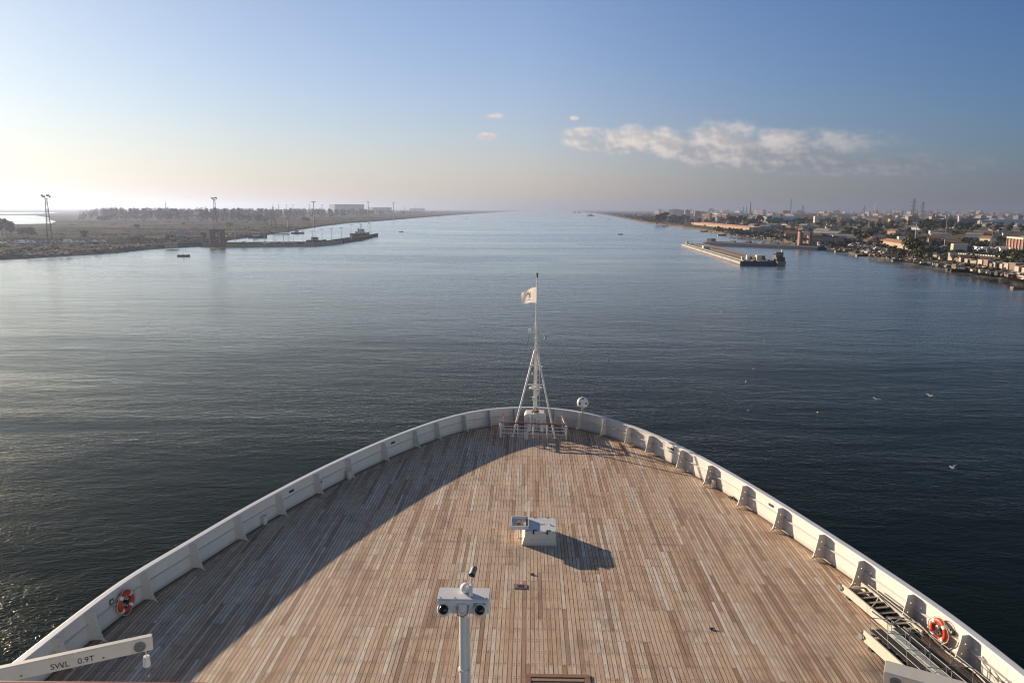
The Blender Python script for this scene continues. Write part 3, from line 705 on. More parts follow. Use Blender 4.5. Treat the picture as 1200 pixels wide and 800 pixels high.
cp(MB().box(L(-30, -10.5, -.10), L(30, 6.5, .17)), 'crossbox', M_PIPE, bevel=.008)
cp(MB().box(L(-30.3, 6.6, -.105), L(30.3, 8, .175)), 'top_plate', M_CAP, bevel=.004)
for dx in (-22.2, 19.8):
    mt = Matrix.Translation(L(dx, -5.5, -.10)) @ Matrix.Rotation(R(60), 4, 'X')
    h_ = cp(MB().lathe([(0, -.06), (7.6 * S, -.06), (8 * S, .02), (7.2 * S, .045), (5.6 * S, .047), (0, .047)], 24, mt), 'dome_housing', M_PIPE, smooth=True)
    MB().lathe([(5.7 * S, .046)] + [(5.7 * S * math.cos(a), .046 + 5.2 * S * math.sin(a)) for a in [PI / 2 * k / 8 for k in range(1, 8)]] + [(.001, .046 + 5.2 * S)], 24, mt).build('dome', M_BLACK, h_, smooth=True)
cp(MB().tube([L(-7, 0, -.13), L(-6, -9, -.15), L(0, -11, -.16), L(5, -8, -.14), L(7, 2, -.12)], .007, 6), 'cable', M_STEEL, smooth=True)
cp(MB().box(L(-5, -6, -.135), L(4.5, 3, -.101)), 'terminal_box', M_PIPE, bevel=.006)
cp(MB().ball(L(1.5, 13.5, .06), 6.2 * S).tube([L(1.5, 7, .06), L(1.5, 10, .06)], .03, 10), 'satellite_dome', M_PIPE, smooth=True)
cp(MB().tube([L(9, 8, .0), L(9, 30, .0)], .016, 8).box(L(6.6, 8, -.04), L(10.6, 22, .0)), 'bracket', M_PIPE)
mt = Matrix.Translation(L(11.5, 38, .0)) @ Matrix.Rotation(R(-14), 4, 'Z') @ Matrix.Rotation(R(112), 4, 'X')
bc = cp(MB().lathe([(0, -.05), (3.2 * S, -.05), (3.6 * S, -.04), (3.6 * S, .04), (3.9 * S, .04), (3.9 * S, .065), (3.2 * S, .065), (3.0 * S, .05), (0, .05)], 18, mt), 'bullet_camera', M_STEEL, smooth=True)
MB().lathe([(0, .051), (2.0 * S, .051), (1.7 * S, .061), (0, .065)], 14, mt).build('lens', M_BLACK, bc, smooth=True)

# --- davits at both wings
def davit(P0, P1, w, h, label, text=None, hook=False):
    d = (P1 - P0); d.z = 0; ln = d.length; rz = math.atan2(d.y, d.x)
    o = thing('davit', label, 'davit', (P0.x, P0.y, P0.z), rz)
    X = ln * 1.75
    mb = MB(); mb.loft([[Vector((x, s * w / 2, z)) for s, z in ((-1, -hh / 2), (1, -hh / 2), (1, hh / 2), (-1, hh / 2))] for x, hh in ((0, h * .94), (X, h))])
    mb.build('boom', M_CREAM, o, bevel=.012)
    MB().tube([(X - .2, 0, h / 2 + .05), (X - .2, 0, DZ - P0.z)], .24, 16).build('column', M_CREAM, o, smooth=True)
    nz = -1 if math.sin(rz + PI / 2) > 0 else 1            # the side turned towards the viewer
    MB().lathe([(0, 0), (.11, 0), (.11, .02), (.075, .025), (.07, .012), (.03, .012), (.03, .03), (0, .03)], 18, Matrix.Translation((.24, nz * w / 2, -.02)) @ Matrix.Rotation(R(90 if nz < 0 else -90), 4, 'X')).build('sheave', M_STEEL, o, smooth=True)
    for x in (.9, 1.6, 2.3): MB().tube([(x, nz * (w / 2 - .005), -h * .25), (x, nz * (w / 2 + .012), -h * .25)], .02, 8).build('bolt', M_STEEL, o)
    if hook:
        hk = MB().tube([(.14, nz * .02, -h / 2), (.14, nz * .02, -h / 2 - .14)], .012, 6).tube([(.14, nz * .02, -h/2 - .12), (.14, nz * .02, -h/2 - .34)], [.06, .075], 12).build('swivel_block', M_PIPE, o, smooth=True)
        MB().tube([(.14, nz * .02, -h/2 - .34), (.14, nz * .02, -h/2 - .46), (.19, nz*.02, -h/2 - .54), (.15, nz*.02, -h/2 - .62), (.09, nz*.02, -h/2 - .56)], .028, 8).tube([(.14, nz*.02, -h/2 - .60), (.15, nz*.02, -h/2 - .95)], .018, 6).build('hook', M_STEEL, o, smooth=True)
    if text:
      for text, fx_ in zip(text.split(), (.625, .455)):
        cu = bpy.data.curves.new('lettering', 'FONT'); cu.body = text; cu.size = .165; cu.extrude = .002; cu.align_x = 'CENTER'; cu.align_y = 'CENTER'
        tmp = bpy.data.objects.new('lettering_curve', cu); COL.objects.link(tmp)
        me = bpy.data.meshes.new_from_object(tmp.evaluated_get(bpy.context.evaluated_depsgraph_get())); bpy.data.objects.remove(tmp)
        me.materials.clear(); me.materials.append(M_INK); to = bpy.data.objects.new('lettering', me); COL.objects.link(to); to.parent = o
        to.matrix_local = Matrix.Translation((ln * fx_, nz * (w / 2 + .004), -.045)) @ (Matrix(((-1,0,0,0),(0,0,1,0),(0,1,0,0),(0,0,0,1))) if nz > 0 else Matrix(((1,0,0,0),(0,0,-1,0),(0,1,0,0),(0,0,0,1))))
    return o
davit(at(179, 751, 15.2), at(0, 790, 15.2), .14, .32, 'cream davit arm with SWL lettering and a hanging hook over the shaded deck', 'SWL   0.9T', True)
o = davit(at(1036, 786, 14.6), at(1117, 809, 14.6), .34, .34, 'white davit arm without hook swung in over the stowed gangways')
for c_ in o.children:
    if c_.name.startswith(('boom', 'sheave', 'bolt')): c_.rotation_euler.x = R(16)          # the boom is canted, its top turned away from the low sun
a, b_ = at(-30, 799.0, 16), at(243, 801.5, 16)
o = thing('teak_handrail', 'reddish teak handrail below the camera at the lower left', 'handrail', a)
d = b_ - a
MB().bar((0, 0, 0), d, .07, .045).build('rail', M_VARN, o, bevel=.01)
for k in (.02, .5, .98): MB().tube([d * k, d * k - Vector((0, 0, 4.0 + (d * k).z))], .025, 8).build('stanchion', M_PIPE, o, smooth=True)

# --- gangways stowed along the starboard bulwark
def gangway(p0, p1, wdt, hgt, label, rails=False):
    d = p1 - p0; ln = Vector((d.x, d.y)).length; rz = math.atan2(d.y, d.x)
    o = thing('gangway', label, 'gangway', (p0.x, p0.y, DZ), rz, 'gangways stowed on the foredeck')
    for s in (-1, 1):
        MB().box((0, s * wdt / 2 - .025, .06), (ln, s * wdt / 2 + .025, .06 + hgt)).build('side_beam', M_GANG if s < 0 or not rails else M_STEEL, o, bevel=.006)
    MB().box((.02, -wdt / 2 + .026, .07), (ln - .02, wdt / 2 - .026, .085)).build('pan', M_TREAD, o)
    k = 0
    while .2 + k * .30 < ln - .1:
        x = .2 + k * .30
        MB().box((-.10, -wdt / 2 + .03, -.012), (.10, wdt / 2 - .03, .012), Matrix.Translation((x, 0, hgt - .02)) @ Matrix.Rotation(R(-16), 4, 'Y')).build('tread', plain('tread_rubber', (.17, .145, .12), .8, .3, 9) if k == 0 and not rails else bpy.data.materials['tread_rubber'], o); k += 1
    for x in (.3, ln - .5): MB().box((x, -wdt / 2 - .05, .002), (x + .15, wdt / 2 + .05, .058)).build('chock', M_DARK, o)
    MB().tube([(.05, -wdt / 2 - .06, .2), (.05, -wdt / 2 + .1, .2)], .05, 8).cbox((-.06, -wdt / 2, .17), (.16, .14, .16)).build('roller', M_STEEL, o, smooth=True)
    return o, ln
g1, l1 = gangway(at(998, 690, DZ + .1), at(1068, 748, DZ + .1), .66, .26, 'narrow gangway with dark treads and a cream side beam stowed beside the bulwark')
MB().tube([(.9, .33, .33), (1.25, .0, .36), (1.5, -.36, .30)], .018, 6).build('lashing', M_ROPE, g1, smooth=True)
MB().tube([(.3, .36, .38), (l1, .36, .38)], .02, 6).build('handrail', M_STEEL, g1, smooth=True)
g2, l2 = gangway(at(1036, 737, DZ + .35), at(1150, 835, DZ + .35), 1.22, .34, 'wide gangway with folded grey railings in front of the sunlit lifebuoy', True)
MB().box((.3, -.12, .42), (l2, .12, .50)).build('centre_beam', plain('grey_beam', (.36, .37, .36), .6, .3, 4, dirt=(.12, .11, .1), dirt_amt=.8), g2, bevel=.02)
MB().box((.1, .16, .425), (l2, .5, .44)).build('dark_mat', M_TREAD, g2); MB().box((.1, -.5, .425), (l2, -.16, .44)).build('dark_mat', M_TREAD, g2)
for s in (-.55, -.02, .57):
    for z in (.60, .80): MB().tube([(.15, s, z), (l2, s, z)], .011, 6).build('rail', M_STEEL, g2, smooth=True)
for k in range(6):
    x = .2 + k * .78
    for s, s2 in ((-.55, -.02), (-.02, .57)):
        MB().tube([(x, s, .42), (x - .1, s, .81), (x + .1, s2, .81), (x + .15, s2, .42)], .013, 6).build('stanchion', M_STEEL, g2, smooth=True)
MB().tube([(.1, -.5, 1.0), (.5, -.2, .8), (.35, .2, .85), (.7, .5, .9), (1.6, .64, .62), (2.6, .62, .7), (3.4, .66, .55)], .02, 6).build('lashing', M_ROPE, g2, smooth=True)

#@@END SHIPDETAIL@@
#@@BANKS@@
# ------------------------------------------------------------------ the two banks
def land_mat(name, cols, sc_, stretch):
    m, t, b = material(name); g = geo(t)
    n1 = noise_(t, mapping(t, g, (stretch, 1, 1)), sc_, 5, .62, .5)
    n2 = noise_(t, mapping(t, g, (stretch * 2, 1, 1)), sc_ * 9, 4, .7)
    n3 = noise_(t, g, .9, 3, .7)
    c = ramp_(t, math_(t, 'ADD', math_(t, 'MULTIPLY', n1, .68), math_(t, 'ADD', math_(t, 'MULTIPLY', n2, .26), math_(t, 'MULTIPLY', n3, .10))), cols)
    t.links.new(c, b.inputs['Base Color']); b.inputs['Roughness'].default_value = 1.0; b.inputs['Specular IOR Level'].default_value = 0.0
    t.links.new(N(t, 'ShaderNodeBump', {'Height': n2, 'Strength': .5, 'Distance': .4}).outputs[0], b.inputs['Normal'])
    return m
M_SAND = land_mat('scrubby_sand', [(.36, (.03, .034, .024)), (.46, (.055, .058, .038)), (.515, (.21, .16, .10)), (.55, (.055, .055, .038)), (.62, (.08, .076, .05)), (.70, (.24, .18, .115))], .011, .10)
M_YARD = land_mat('bank_earth', [(.36, (.045, .043, .03)), (.45, (.10, .085, .058)), (.52, (.24, .175, .115)), (.58, (.09, .08, .055)), (.68, (.34, .245, .155))], .028, .4)
M_STONE = plain('quay_stone', (.24, .22, .19), .9, .25, .3, dirt=(.08, .075, .065), dirt_amt=.7)
def land(name, shore, far, mat, z=2.2, inset=5.0, side=1):
    S = [at(x, y, 0) for x, y in shore]; P = [Vector((p.x, p.y)) for p in S]
    # finer, slightly ragged shoreline
    Q = []
    for a, b in zip(P, P[1:]):
        n = max(1, min(24, int((b - a).length / 9)))
        for k in range(n):
            p = a.lerp(b, k / n); j = 2.2 * mnoise.noise((p.x * .04, p.y * .04, 3)) + 1.0 * mnoise.noise((p.x * .17, p.y * .17, 8))
            Q.append(p + Vector((b.y - a.y, a.x - b.x)).normalized() * j)
    Q.append(P[-1]); n = len(Q)
    def inn(i, w_):
        d = (Q[min(i+1, n-1)] - Q[max(i-1, 0)]).normalized(); q = Q[i] + Vector((-d.y, d.x)) * w_ * side
        return q
    rows = [[Vector((*inn(i, -4), -1.6)) for i in range(n)], [Vector((*inn(i, .0), .05)) for i in range(n)],
            [Vector((*inn(i, inset * .5), z * .75 + .3 * mnoise.noise((Q[i].x * .1, Q[i].y * .1, 1)))) for i in range(n)], [Vector((*inn(i, inset), z)) for i in range(n)]]
    mb = MB(); mb.loft(rows, closed=False)
    mb.poly(rows[-1] + [Vector((x, y, z)) for x, y in far])
    return tag(mb.build(name, mat), kind='structure')
L_SHORE = [(-160, 316), (-60, 308), (0, 304.5), (60, 301), (110, 298), (140, 296), (180, 292), (215, 290), (240, 288.5), (262, 285.5), (268, 281.5), (300, 277.5), (340, 271), (380, 265),
           (410, 261.5), (440, 259.5), (465, 257.5), (500, 254.5), (540, 251.5), (575, 249.3), (600, 247.6), (616, 246.7)]
land('left_bank_ground', L_SHORE, [(at(622, 246.6, 0).x - 120, 14500), (-14500, 14500), (-14500, 60)], M_SAND, side=1)
R_SHORE = [(664, 246.9), (676, 247.6), (690, 249), (705, 251), (720, 254), (735, 257), (750, 260), (765, 262.5), (790, 265.5), (815, 269), (840, 273.5), (865, 277.5), (890, 280.5), (915, 283),
           (935, 285.5), (960, 289.5), (975, 292), (1000, 297), (1030, 302), (1070, 308), (1110, 314.5), (1150, 320.5), (1200, 328), (1300, 345)]
land('right_bank_ground', R_SHORE, [(14500, 60), (14500, 14500), (at(655, 246.8, 0).x + 150, 14500)], M_YARD, side=1)
GZ = 2.2
def ysh(x):
    for (a, b), (c, d) in zip(R_SHORE, R_SHORE[1:]):
        if a <= x <= c: return b + (d - b) * (x - a) / (c - a)
    return 345
# the bright lagoon behind the left bank
mb = MB(); mb.poly([at(x, y, GZ + .06) for x, y in ((-120, 262.8), (30, 262.6), (60, 261.8), (66, 259.5), (58, 257.5), (58, 255), (40, 252.5), (-120, 252))])
tag(mb.build('lagoon_water', M_WATER), kind='structure')
mb = MB(); mb.poly([at(x, y, GZ + .06) for x, y in ((-120, 251), (30, 250.6), (70, 249.8), (60, 249), (-120, 249))])
tag(mb.build('lagoon_water', M_WATER), kind='structure')

# breakwater arm with its quay wall
front = [(236, 289), (300, 288.3), (372, 287.8), (402, 285), (425, 281), (443, 276.8)]; back = [(440, 273.6), (420, 277), (396, 281.5), (370, 283.6), (300, 284.4), (258, 284.9)]
F = [at(x, y, 0) for x, y in front]; Bk = [at(x, y, 2.6) for x, y in back]
T_ = [Vector((p.x, p.y + 1.0, 2.6)) for p in F]
bw = thing('breakwater', 'long low stone breakwater arm closing off the basin', 'breakwater', F[0]); bo = Matrix.Translation(-F[0])
mb = MB(); mb.poly(T_ + Bk); mb.build('top', M_SAND, bw).matrix_parent_inverse = bo
ringt = T_ + Bk; mb = MB(); mb.loft([[Vector((p.x, p.y - (1.0 if i < len(T_) else 0), -1)) for i, p in enumerate(ringt)], [Vector((p.x, p.y, 2.59)) for p in ringt]], caps=False)
mb.build('wall', M_STONE, bw).matrix_parent_inverse = bo
mb = MB()
for a, b in zip(T_, T_[1:]):
    n = max(1, int((b - a).length / 5))
    for k in range(n): p = a.lerp(b, k / n); mb.cbox((p.x, p.y - .6, 1.0), (1.6, .9, 2.2 + .5 * rnd.random()))
mb.build('fender', M_DARK, bw).matrix_parent_inverse = bo; bpy.data.objects['fender']['kind'] = 'stuff'

# --- trees
def leaf_mat(name, a, b_):
    m, t, b = material(name); oi = N(t, 'ShaderNodeObjectInfo').outputs['Random']; n = noise_(t, geo(t), .45, 3)
    c = mix_(t, n, a, b_); c = mix_(t, oi, c, tuple(x * 1.35 for x in b_))
    t.links.new(c, b.inputs['Base Color']); b.inputs['Roughness'].default_value = .9; b.inputs['Specular IOR Level'].default_value = 0.0
    return m
M_LEAF = leaf_mat('dark_foliage', (.026, .031, .018), (.054, .058, .032)); M_LEAF2 = leaf_mat('dusty_foliage', (.045, .050, .024), (.085, .08, .04))
M_BARK = plain('bark', (.10, .075, .05), .9, .3, 3)
def crown(mb, c, rx, rz_, n, size, r_):
    lobes = [(Vector((r_.uniform(-.55, .55) * rx, r_.uniform(-.55, .55) * rx, r_.uniform(-.5, .55) * rz_)), r_.uniform(.28, .58)) for _ in range(7)]
    for i in range(n):
        lc, lr = lobes[i % 7]; d = Vector((r_.gauss(0, 1), r_.gauss(0, 1), r_.gauss(0, .9))).normalized()
        p = Vector(c) + lc + Vector((d.x * rx * lr, d.y * rx * lr, d.z * rz_ * lr)) * r_.uniform(.55, 1.05)
        a = d.cross(Vector((r_.gauss(0, 1), r_.gauss(0, 1), r_.gauss(0, 1)))).normalized(); b = (d + a * .3).cross(a).normalized(); s = size * r_.uniform(.6, 1.2)
        mb.quad(p - a * s - b * s * .7, p + a * s - b * s * .7, p + a * s * .8 + b * s * .8, p - a * s * .7 + b * s * .7)
TREES = []
def tree_proto(rx, rz_, h, mat, n=190, size=.55, seed=0):
    r_ = random.Random(seed); o = bpy.data.objects.new('bank_tree', None); COL.objects.link(o)
    mb = MB(); mb.tube([(0, 0, -.3), (.1, .05, h * .3), (.2, 0, h * .62)], [.32, .22, .12], 7)
    for k in range(4):
        a = k * 1.6 + r_.random(); mb.tube([(.12, .03, h * .36), (rx * .5 * math.cos(a), rx * .5 * math.sin(a), h * .66)], [.14, .05], 5)
    mb.build('trunk', M_BARK, o); mb = MB(); crown(mb, (0, 0, h - rz_), rx, rz_, n, size, r_); mb.build('crown', mat, o)
    remember(o); return o
protos = [tree_proto(4.2, 3.6, 9.5, M_LEAF, 230, .62, 1), tree_proto(3.4, 3.2, 8, M_LEAF, 190, .55, 2), tree_proto(4.8, 3.0, 8.5, M_LEAF2, 230, .65, 3), tree_proto(2.6, 3.8, 9.5, M_LEAF, 170, .5, 4),
          tree_proto(3.0, 2.0, 5, M_LEAF2, 160, .5, 5)]
used = set()
def plant(x, y, k, s, label, cat, group):
    p = at(x, y, GZ); o = protos[k]
    if k not in used: used.add(k); o.location = p; o.rotation_euler = (0, 0, rnd.random() * 6); o.scale = (s, s, s); tag(o, label, cat, group)
    else: dup(o, p, rnd.random() * 6, label, group, (s, s, s * rnd.uniform(.85, 1.15)))['category'] = cat
    return p
def ap(x):  # metres per pixel at a ground row is 24/(890 * sin) ~ distance / 890
    return x
LB1 = 'dark rounded tree in the belt between the town and the right bank'
for x0, x1, y0, y1, n, s0, s1 in ((1080, 1130, 268, 273, 34, .9, 1.4), (855, 905, 262, 267, 26, 1.0, 1.5), (905, 950, 262, 268, 20, .9, 1.3), (955, 1000, 262, 268, 16, .8, 1.2), (1000, 1080, 264, 273, 30, .7, 1.2),
                                 (1128, 1200, 266, 275, 22, .6, 1.1), (985, 1030, 276, 284, 9, .7, 1.0)):
    for _ in range(n): plant(rnd.uniform(x0, x1), rnd.uniform(y0, y1), rnd.choice((0, 1, 0, 2, 3)), rnd.uniform(s0, s1), LB1, 'tree', 'trees of the belt on the right bank')
LB2 = 'bushy dark tree in the clump where the right bank bends towards the canal'
for x0, x1, y0, y1, n, s0, s1 in ((767, 781, 259.5, 262.5, 12, 1.3, 1.8), (781, 806, 258, 263, 16, 1.0, 1.4), (809, 836, 258, 263.5, 12, .8, 1.2)):
    for _ in range(n): plant(rnd.uniform(x0, x1), rnd.uniform(y0, y1), rnd.choice((0, 1, 0, 3)), rnd.uniform(s0, s1), LB2, 'tree', 'trees at the bend of the right bank')
LB3 = 'low green bush beside the huts along the near right shore'
for x, y in ((1058, 301), (1064, 302), (1070, 303), (1077, 304), (1083, 305), (1087, 306), (1050, 300), (1045, 297), (1030, 292), (1192, 305), (1197, 300), (1185, 303), (1172, 304), (1010, 287), (1018, 290)):
    plant(x, y, rnd.choice((4, 4, 2)), rnd.uniform(.7, 1.1), LB3, 'bush', 'bushes by the shore huts')
LB4 = 'hazy grey tree standing alone on the flat left bank'
for x, y, s in ((3, 277, 1.5), (8, 278, 1.3), (13, 277, 1.1), (-4, 277.5, 1.5), (28, 279, .9), (34, 279.5, 1.1), (39, 279, .8), (118, 262, 1.4), (123, 262, 1.5), (128, 262, 1.3), (283, 262, 1.6), (290, 262, 1.4), (305, 263, 1.5), (312, 262.5, 1.3), (357, 262, 1.3), (361, 262, 1.0),
                (98, 281.5, .7), (203, 282, .7), (197, 283, .6), (238, 280, .6), (270, 268, .8), (160, 270, .8), (215, 266, .8)):
    plant(x, y, rnd.choice((0, 1, 2)), s, LB4, 'tree', 'single trees on the left bank')
# scrub and the tall far plantation read as masses
def mass(name, mat, spots, rx, rz_, h, n, size, trunk=0):
    mb = MB(); r_ = random.Random(3)
    for x, y, s in spots:
        p = at(x, y, GZ); crown(mb, (p.x, p.y, GZ + (h - rz_) * s), rx * s, rz_ * s, n, size * s, r_)
    return tag(mb.build(name, mat), kind='stuff')
spots = []
for _ in range(900):
    x = rnd.uniform(92, 545); u = (x - 92) / 453
    yf = 259.5 + 3.0 * math.sin(min(1, u * 2) * 1.6) - 13.5 * max(0, u - .35) / .65; y = rnd.uniform(248.6, max(249.4, yf)); 
    spots.append((x, y, rnd.uniform(.84, 1.06) * (1.0 if u < .75 else max(.3, 1 - (u - .75) * 3)) * min(1, .45 + u * 9)))
mass('plantation_woods', M_LEAF2, spots, 5.0, 10.5, 22.0, 26, 2.0)
spots = []
for _ in range(900):
    x = rnd.uniform(-40, 520); ym = 300 - 20 * max(0, x - 60) / 200 if x < 260 else 279 - (x - 260) * .118
    y = rnd.uniform(255, ym - 2.5)
    if y < 262.8 and x < 70: continue
    if mnoise.noise((x * .012, y * .35, 2)) > -.12: spots.append((x, y, rnd.uniform(.5, 1.3)))
mass('scrub_vegetation', M_LEAF, spots, 4.5, .45, .6, 9, .7)
spots = []
for _ in range(4200):
    x = rnd.uniform(690, 1230); y = rnd.uniform(max(249, ysh(x) - 44), ysh(x) - 2.0)
    if mnoise.noise((x * .03, y * .16, 5)) > -.08: spots.append((x, y, rnd.uniform(.4, 1.5) if y < 290 else rnd.uniform(.3, .8)))
mass('bank_weeds_vegetation', M_LEAF, spots, 2.6, 1.2, 1.9, 9, .75)
spots = []
for _ in range(500):
    x = rnd.uniform(672, 765); y = rnd.uniform(247.6, ysh(x) - 1.5) if ysh(x) - 1.5 > 247.6 else 247.4
    spots.append((x, y, rnd.uniform(.5, 1.1)))
for _ in range(1200):
    x = rnd.uniform(760, 1220); y = rnd.uniform(249.5, 262)
    if mnoise.noise((x * .02, y * .2, 9)) > .02: spots.append((x, y, rnd.uniform(.5, 1.0)))
mass('far_treeline_vegetation', M_LEAF, spots, 5, 3.2, 6.5, 14, 1.5)

# --- buildings of the town
def wall_mat(name, col, win=True, px=3.3, pz=3.2):
    m, t, b = material(name); oc = objc(t); s = N(t, 'ShaderNodeSeparateXYZ', {0: oc}); nn = N(t, 'ShaderNodeSeparateXYZ', {0: N(t, 'ShaderNodeTexCoord').outputs['Normal']})
    ny = math_(t, 'GREATER_THAN', math_(t, 'ABSOLUTE', nn.outputs[1]), .5); nzv = math_(t, 'GREATER_THAN', math_(t, 'ABSOLUTE', nn.outputs[2]), .5)
    u = N(t, 'ShaderNodeMix', {0: ny, 2: s.outputs[1], 3: s.outputs[0]}, data_type='FLOAT').outputs[0]
    oi = N(t, 'ShaderNodeObjectInfo').outputs['Random']
    c = mix_(t, oi, tuple(x * .72 for x in col), tuple(min(.8, x * 1.2) for x in col))
    n = noise_(t, geo(t), .35, 5, .7); c = mix_(t, math_(t, 'MULTIPLY', n, .5), c, tuple(x * .5 for x in col))
    if win:
        fu = math_(t, 'FRACT', math_(t, 'DIVIDE', math_(t, 'ADD', u, 100.4), px)); fz = math_(t, 'FRACT', math_(t, 'DIVIDE', s.outputs[2], pz))
        w1 = math_(t, 'MULTIPLY', math_(t, 'GREATER_THAN', fu, .34), math_(t, 'LESS_THAN', fu, .74)); w2 = math_(t, 'MULTIPLY', math_(t, 'GREATER_THAN', fz, .30), math_(t, 'LESS_THAN', fz, .78))
        wn2 = N(t, 'ShaderNodeTexWhiteNoise', {'Vector': N(t, 'ShaderNodeCombineXYZ', {0: math_(t, 'FLOOR', math_(t, 'DIVIDE', math_(t, 'ADD', u, 100.4), px)), 1: math_(t, 'FLOOR', math_(t, 'DIVIDE', s.outputs[2], pz)), 2: oi}).outputs[0]}).outputs[0]
        mk = math_(t, 'MULTIPLY', math_(t, 'MULTIPLY', w1, w2), math_(t, 'MULTIPLY', math_(t, 'SUBTRACT', 1, nzv), math_(t, 'GREATER_THAN', wn2, .25)))
        c = mix_(t, mk, c, (.035, .035, .04))
    t.links.new(c, b.inputs['Base Color']); b.inputs['Roughness'].default_value = .85; b.inputs['Specular IOR Level'].default_value = .2
    return m
W_TAN = wall_mat('tan_plaster', (.44, .34, .23)); W_WHITE = wall_mat('pale_plaster', (.58, .54, .48)); W_BRICK = wall_mat('red_brick', (.30, .14, .085)); W_GREY = wall_mat('grey_concrete', (.30, .29, .28))
P_TAN = wall_mat('tan_wall', (.38, .305, .215), False); P_CREAM = wall_mat('cream_wall', (.60, .54, .42), False); P_GREY = wall_mat('grey_wall', (.36, .37, .38), False); P_WHITE = wall_mat('white_wall', (.70, .68, .64), False)
M_ROOFG = plain('flat_roof', (.24, .22, .20), .9, .3, .5); M_ROOFB = plain('blue_sheet_roof', (.10, .20, .34), .5, .2, .6); M_ROOFO = plain('orange_tile_roof', (.30, .15, .09), .8, .3, .6)
M_ROOFR = plain('brown_tile_roof', (.26, .12, .06), .8, .3, .6); M_BLUE = plain('blue_paint', (.014, .035, .095), .75, .2, .8); M_RUST = plain('rusty_red', (.22, .07, .045), .7, .3, .8, dirt=(.15, .07, .04), dirt_amt=.6)
M_WINDOW = plain('dark_window_glass', (.03, .035, .045), .15, .2, 2)
def block(w, d, h, wall, roof, extras=True, seed=0, name='town_building'):
    r_ = random.Random(seed); o = bpy.data.objects.new(name, None); COL.objects.link(o)
    MB().box((-w/2, -d/2, -1.5), (w/2, d/2, h)).build('wall', wall, o)
    mb = MB(); t_ = .35
    mb.box((-w/2 - .15, -d/2 - .15, h + .003), (w/2 + .15, -d/2 + t_, h + .9)).box((-w/2 - .15, d/2 - t_, h + .003), (w/2 + .15, d/2 + .15, h + .9)).box((-w/2 - .15, -d/2 + t_ + .002, h + .003), (-w/2 + t_, d/2 - t_ - .002, h + .9)).box((w/2 - t_, -d/2 + t_ + .002, h + .003), (w/2 + .15, d/2 - t_ - .002, h + .9))
    mb.box((-w/2 + t_ + .002, -d/2 + t_ + .002, h + .003), (w/2 - t_ - .002, d/2 - t_ - .002, h + .1))
    mb.build('roof', roof, o)
    if extras:
        x = r_.uniform(-.25, .25) * w; MB().cbox((x, r_.uniform(-.2, .2) * d, h + 1.6), (w * .28, d * .3, 2.9)).build('stair_tower', wall, o)
        MB().lathe([(0, 0), (.7, 0), (.75, 1.5), (0, 1.7)], 8, Matrix.Translation((-x * .8 + 1, d * .1, h + .9))).build('water_tank', M_STEEL, o, smooth=True)
    return o
def shed(w, d, h, rise, wall, roof, name='warehouse', bays=0):
    o = bpy.data.objects.new(name, None); COL.objects.link(o)
    mb = MB(); P = lambda x: [Vector((x, -d/2, -1.5)), Vector((x, -d/2, h)), Vector((x, 0, h + rise)), Vector((x, d/2, h)), Vector((x, d/2, -1.5))]
    mb.loft([P(-w/2), P(w/2)]); mb.build('wall', wall, o)
    mb = MB()
    for s in (-1, 1):
        A = [Vector((x, s * (d/2 + .5), h - .1)) for x in (-w/2 - .5, w/2 + .5)]; B = [Vector((x, -s * .02, h + rise + .25)) for x in (-w/2 - .5, w/2 + .5)]
        mb.loft([[A[0], A[1], B[1], B[0]], [v + Vector((0, 0, .22)) for v in (A[0], A[1], B[1], B[0])]])
    mb.build('roof', roof, o)
    for k in range(bays):
        x = -w/2 + (k + .5) * w / bays; MB().box((x - w/bays*.22, -d/2 - .06, .0), (x + w/bays*.22, -d/2 + .3, h * .62)).build('door' if k % 2 else 'window', M_WINDOW, o)
    return o
types = []
GP = {0: ('tan plastered block with rows of small windows in the town beyond the right bank', 'building', 'tan blocks of the far town'),
      1: ('whitish flat-roofed block in the town beyond the right bank', 'building', 'whitish blocks of the far town'),
      2: ('red brick block with flat roof in the town beyond the right bank', 'building', 'red brick blocks of the far town'),
      3: ('grey concrete block in the town beyond the right bank', 'building', 'grey blocks of the far town')}
for k, (wm, sz) in enumerate(((W_TAN, (16, 13, 13)), (W_WHITE, (15, 12, 10)), (W_BRICK, (13, 12, 12.5)), (W_GREY, (20, 14, 16)))):
    o = block(*sz, wm, M_ROOFG, True, k); tag(o, *GP[k]); remember(o); types.append([o, False])
def town(x, y, k, s, rz):
    p = at(x, y, GZ); o, u = types[k]
    if not u: o.location = p; o.rotation_euler = (0, 0, rz); o.scale = s; types[k][1] = True
    else: dup(o, p, rz, None, None, s)
n = 0
while n < 290:
    x = rnd.uniform(765, 1215); y = 249.3 + 12 * rnd.random() ** 1.9
    if y > ysh(x) - 9 or (x < 800 and y > 253): continue
    k = rnd.choices((0, 1, 2, 3), (5, 6, 2, 2))[0]; far_ = 1.0 if y > 253 else 1.6
    town(x, y, k, (rnd.uniform(.6, 1.5) * far_, rnd.uniform(.7, 1.2), rnd.uniform(.4, 1.05) * far_), rnd.uniform(-1.4, -.75)); n += 1
def facing(px0, px1, ytop, ybase, maker, depth, label, cat, rz=None, name=None, group=None, ybase1=None):
    "a building whose front spans two pixels at a ground row"
    a = at(px0, ybase, GZ); b = at(px1, ybase1 or ybase, GZ); mid = (a + b) / 2; d = b - a
    w_ = d.length; h_ = atY((px0 + px1) / 2, ytop, mid.y).z - GZ
    o = maker(w_, depth, h_); ang_ = math.atan2(d.y, d.x) - (.42 if w_ < 32 and (px0 + px1) > 1400 and not ybase1 else 0); o.rotation_euler = (0, 0, ang_)
    o.location = mid + Vector((-math.sin(ang_), math.cos(ang_), 0)) * depth / 2
    if name: o.name = name
    tag(o, label, cat, group); return o
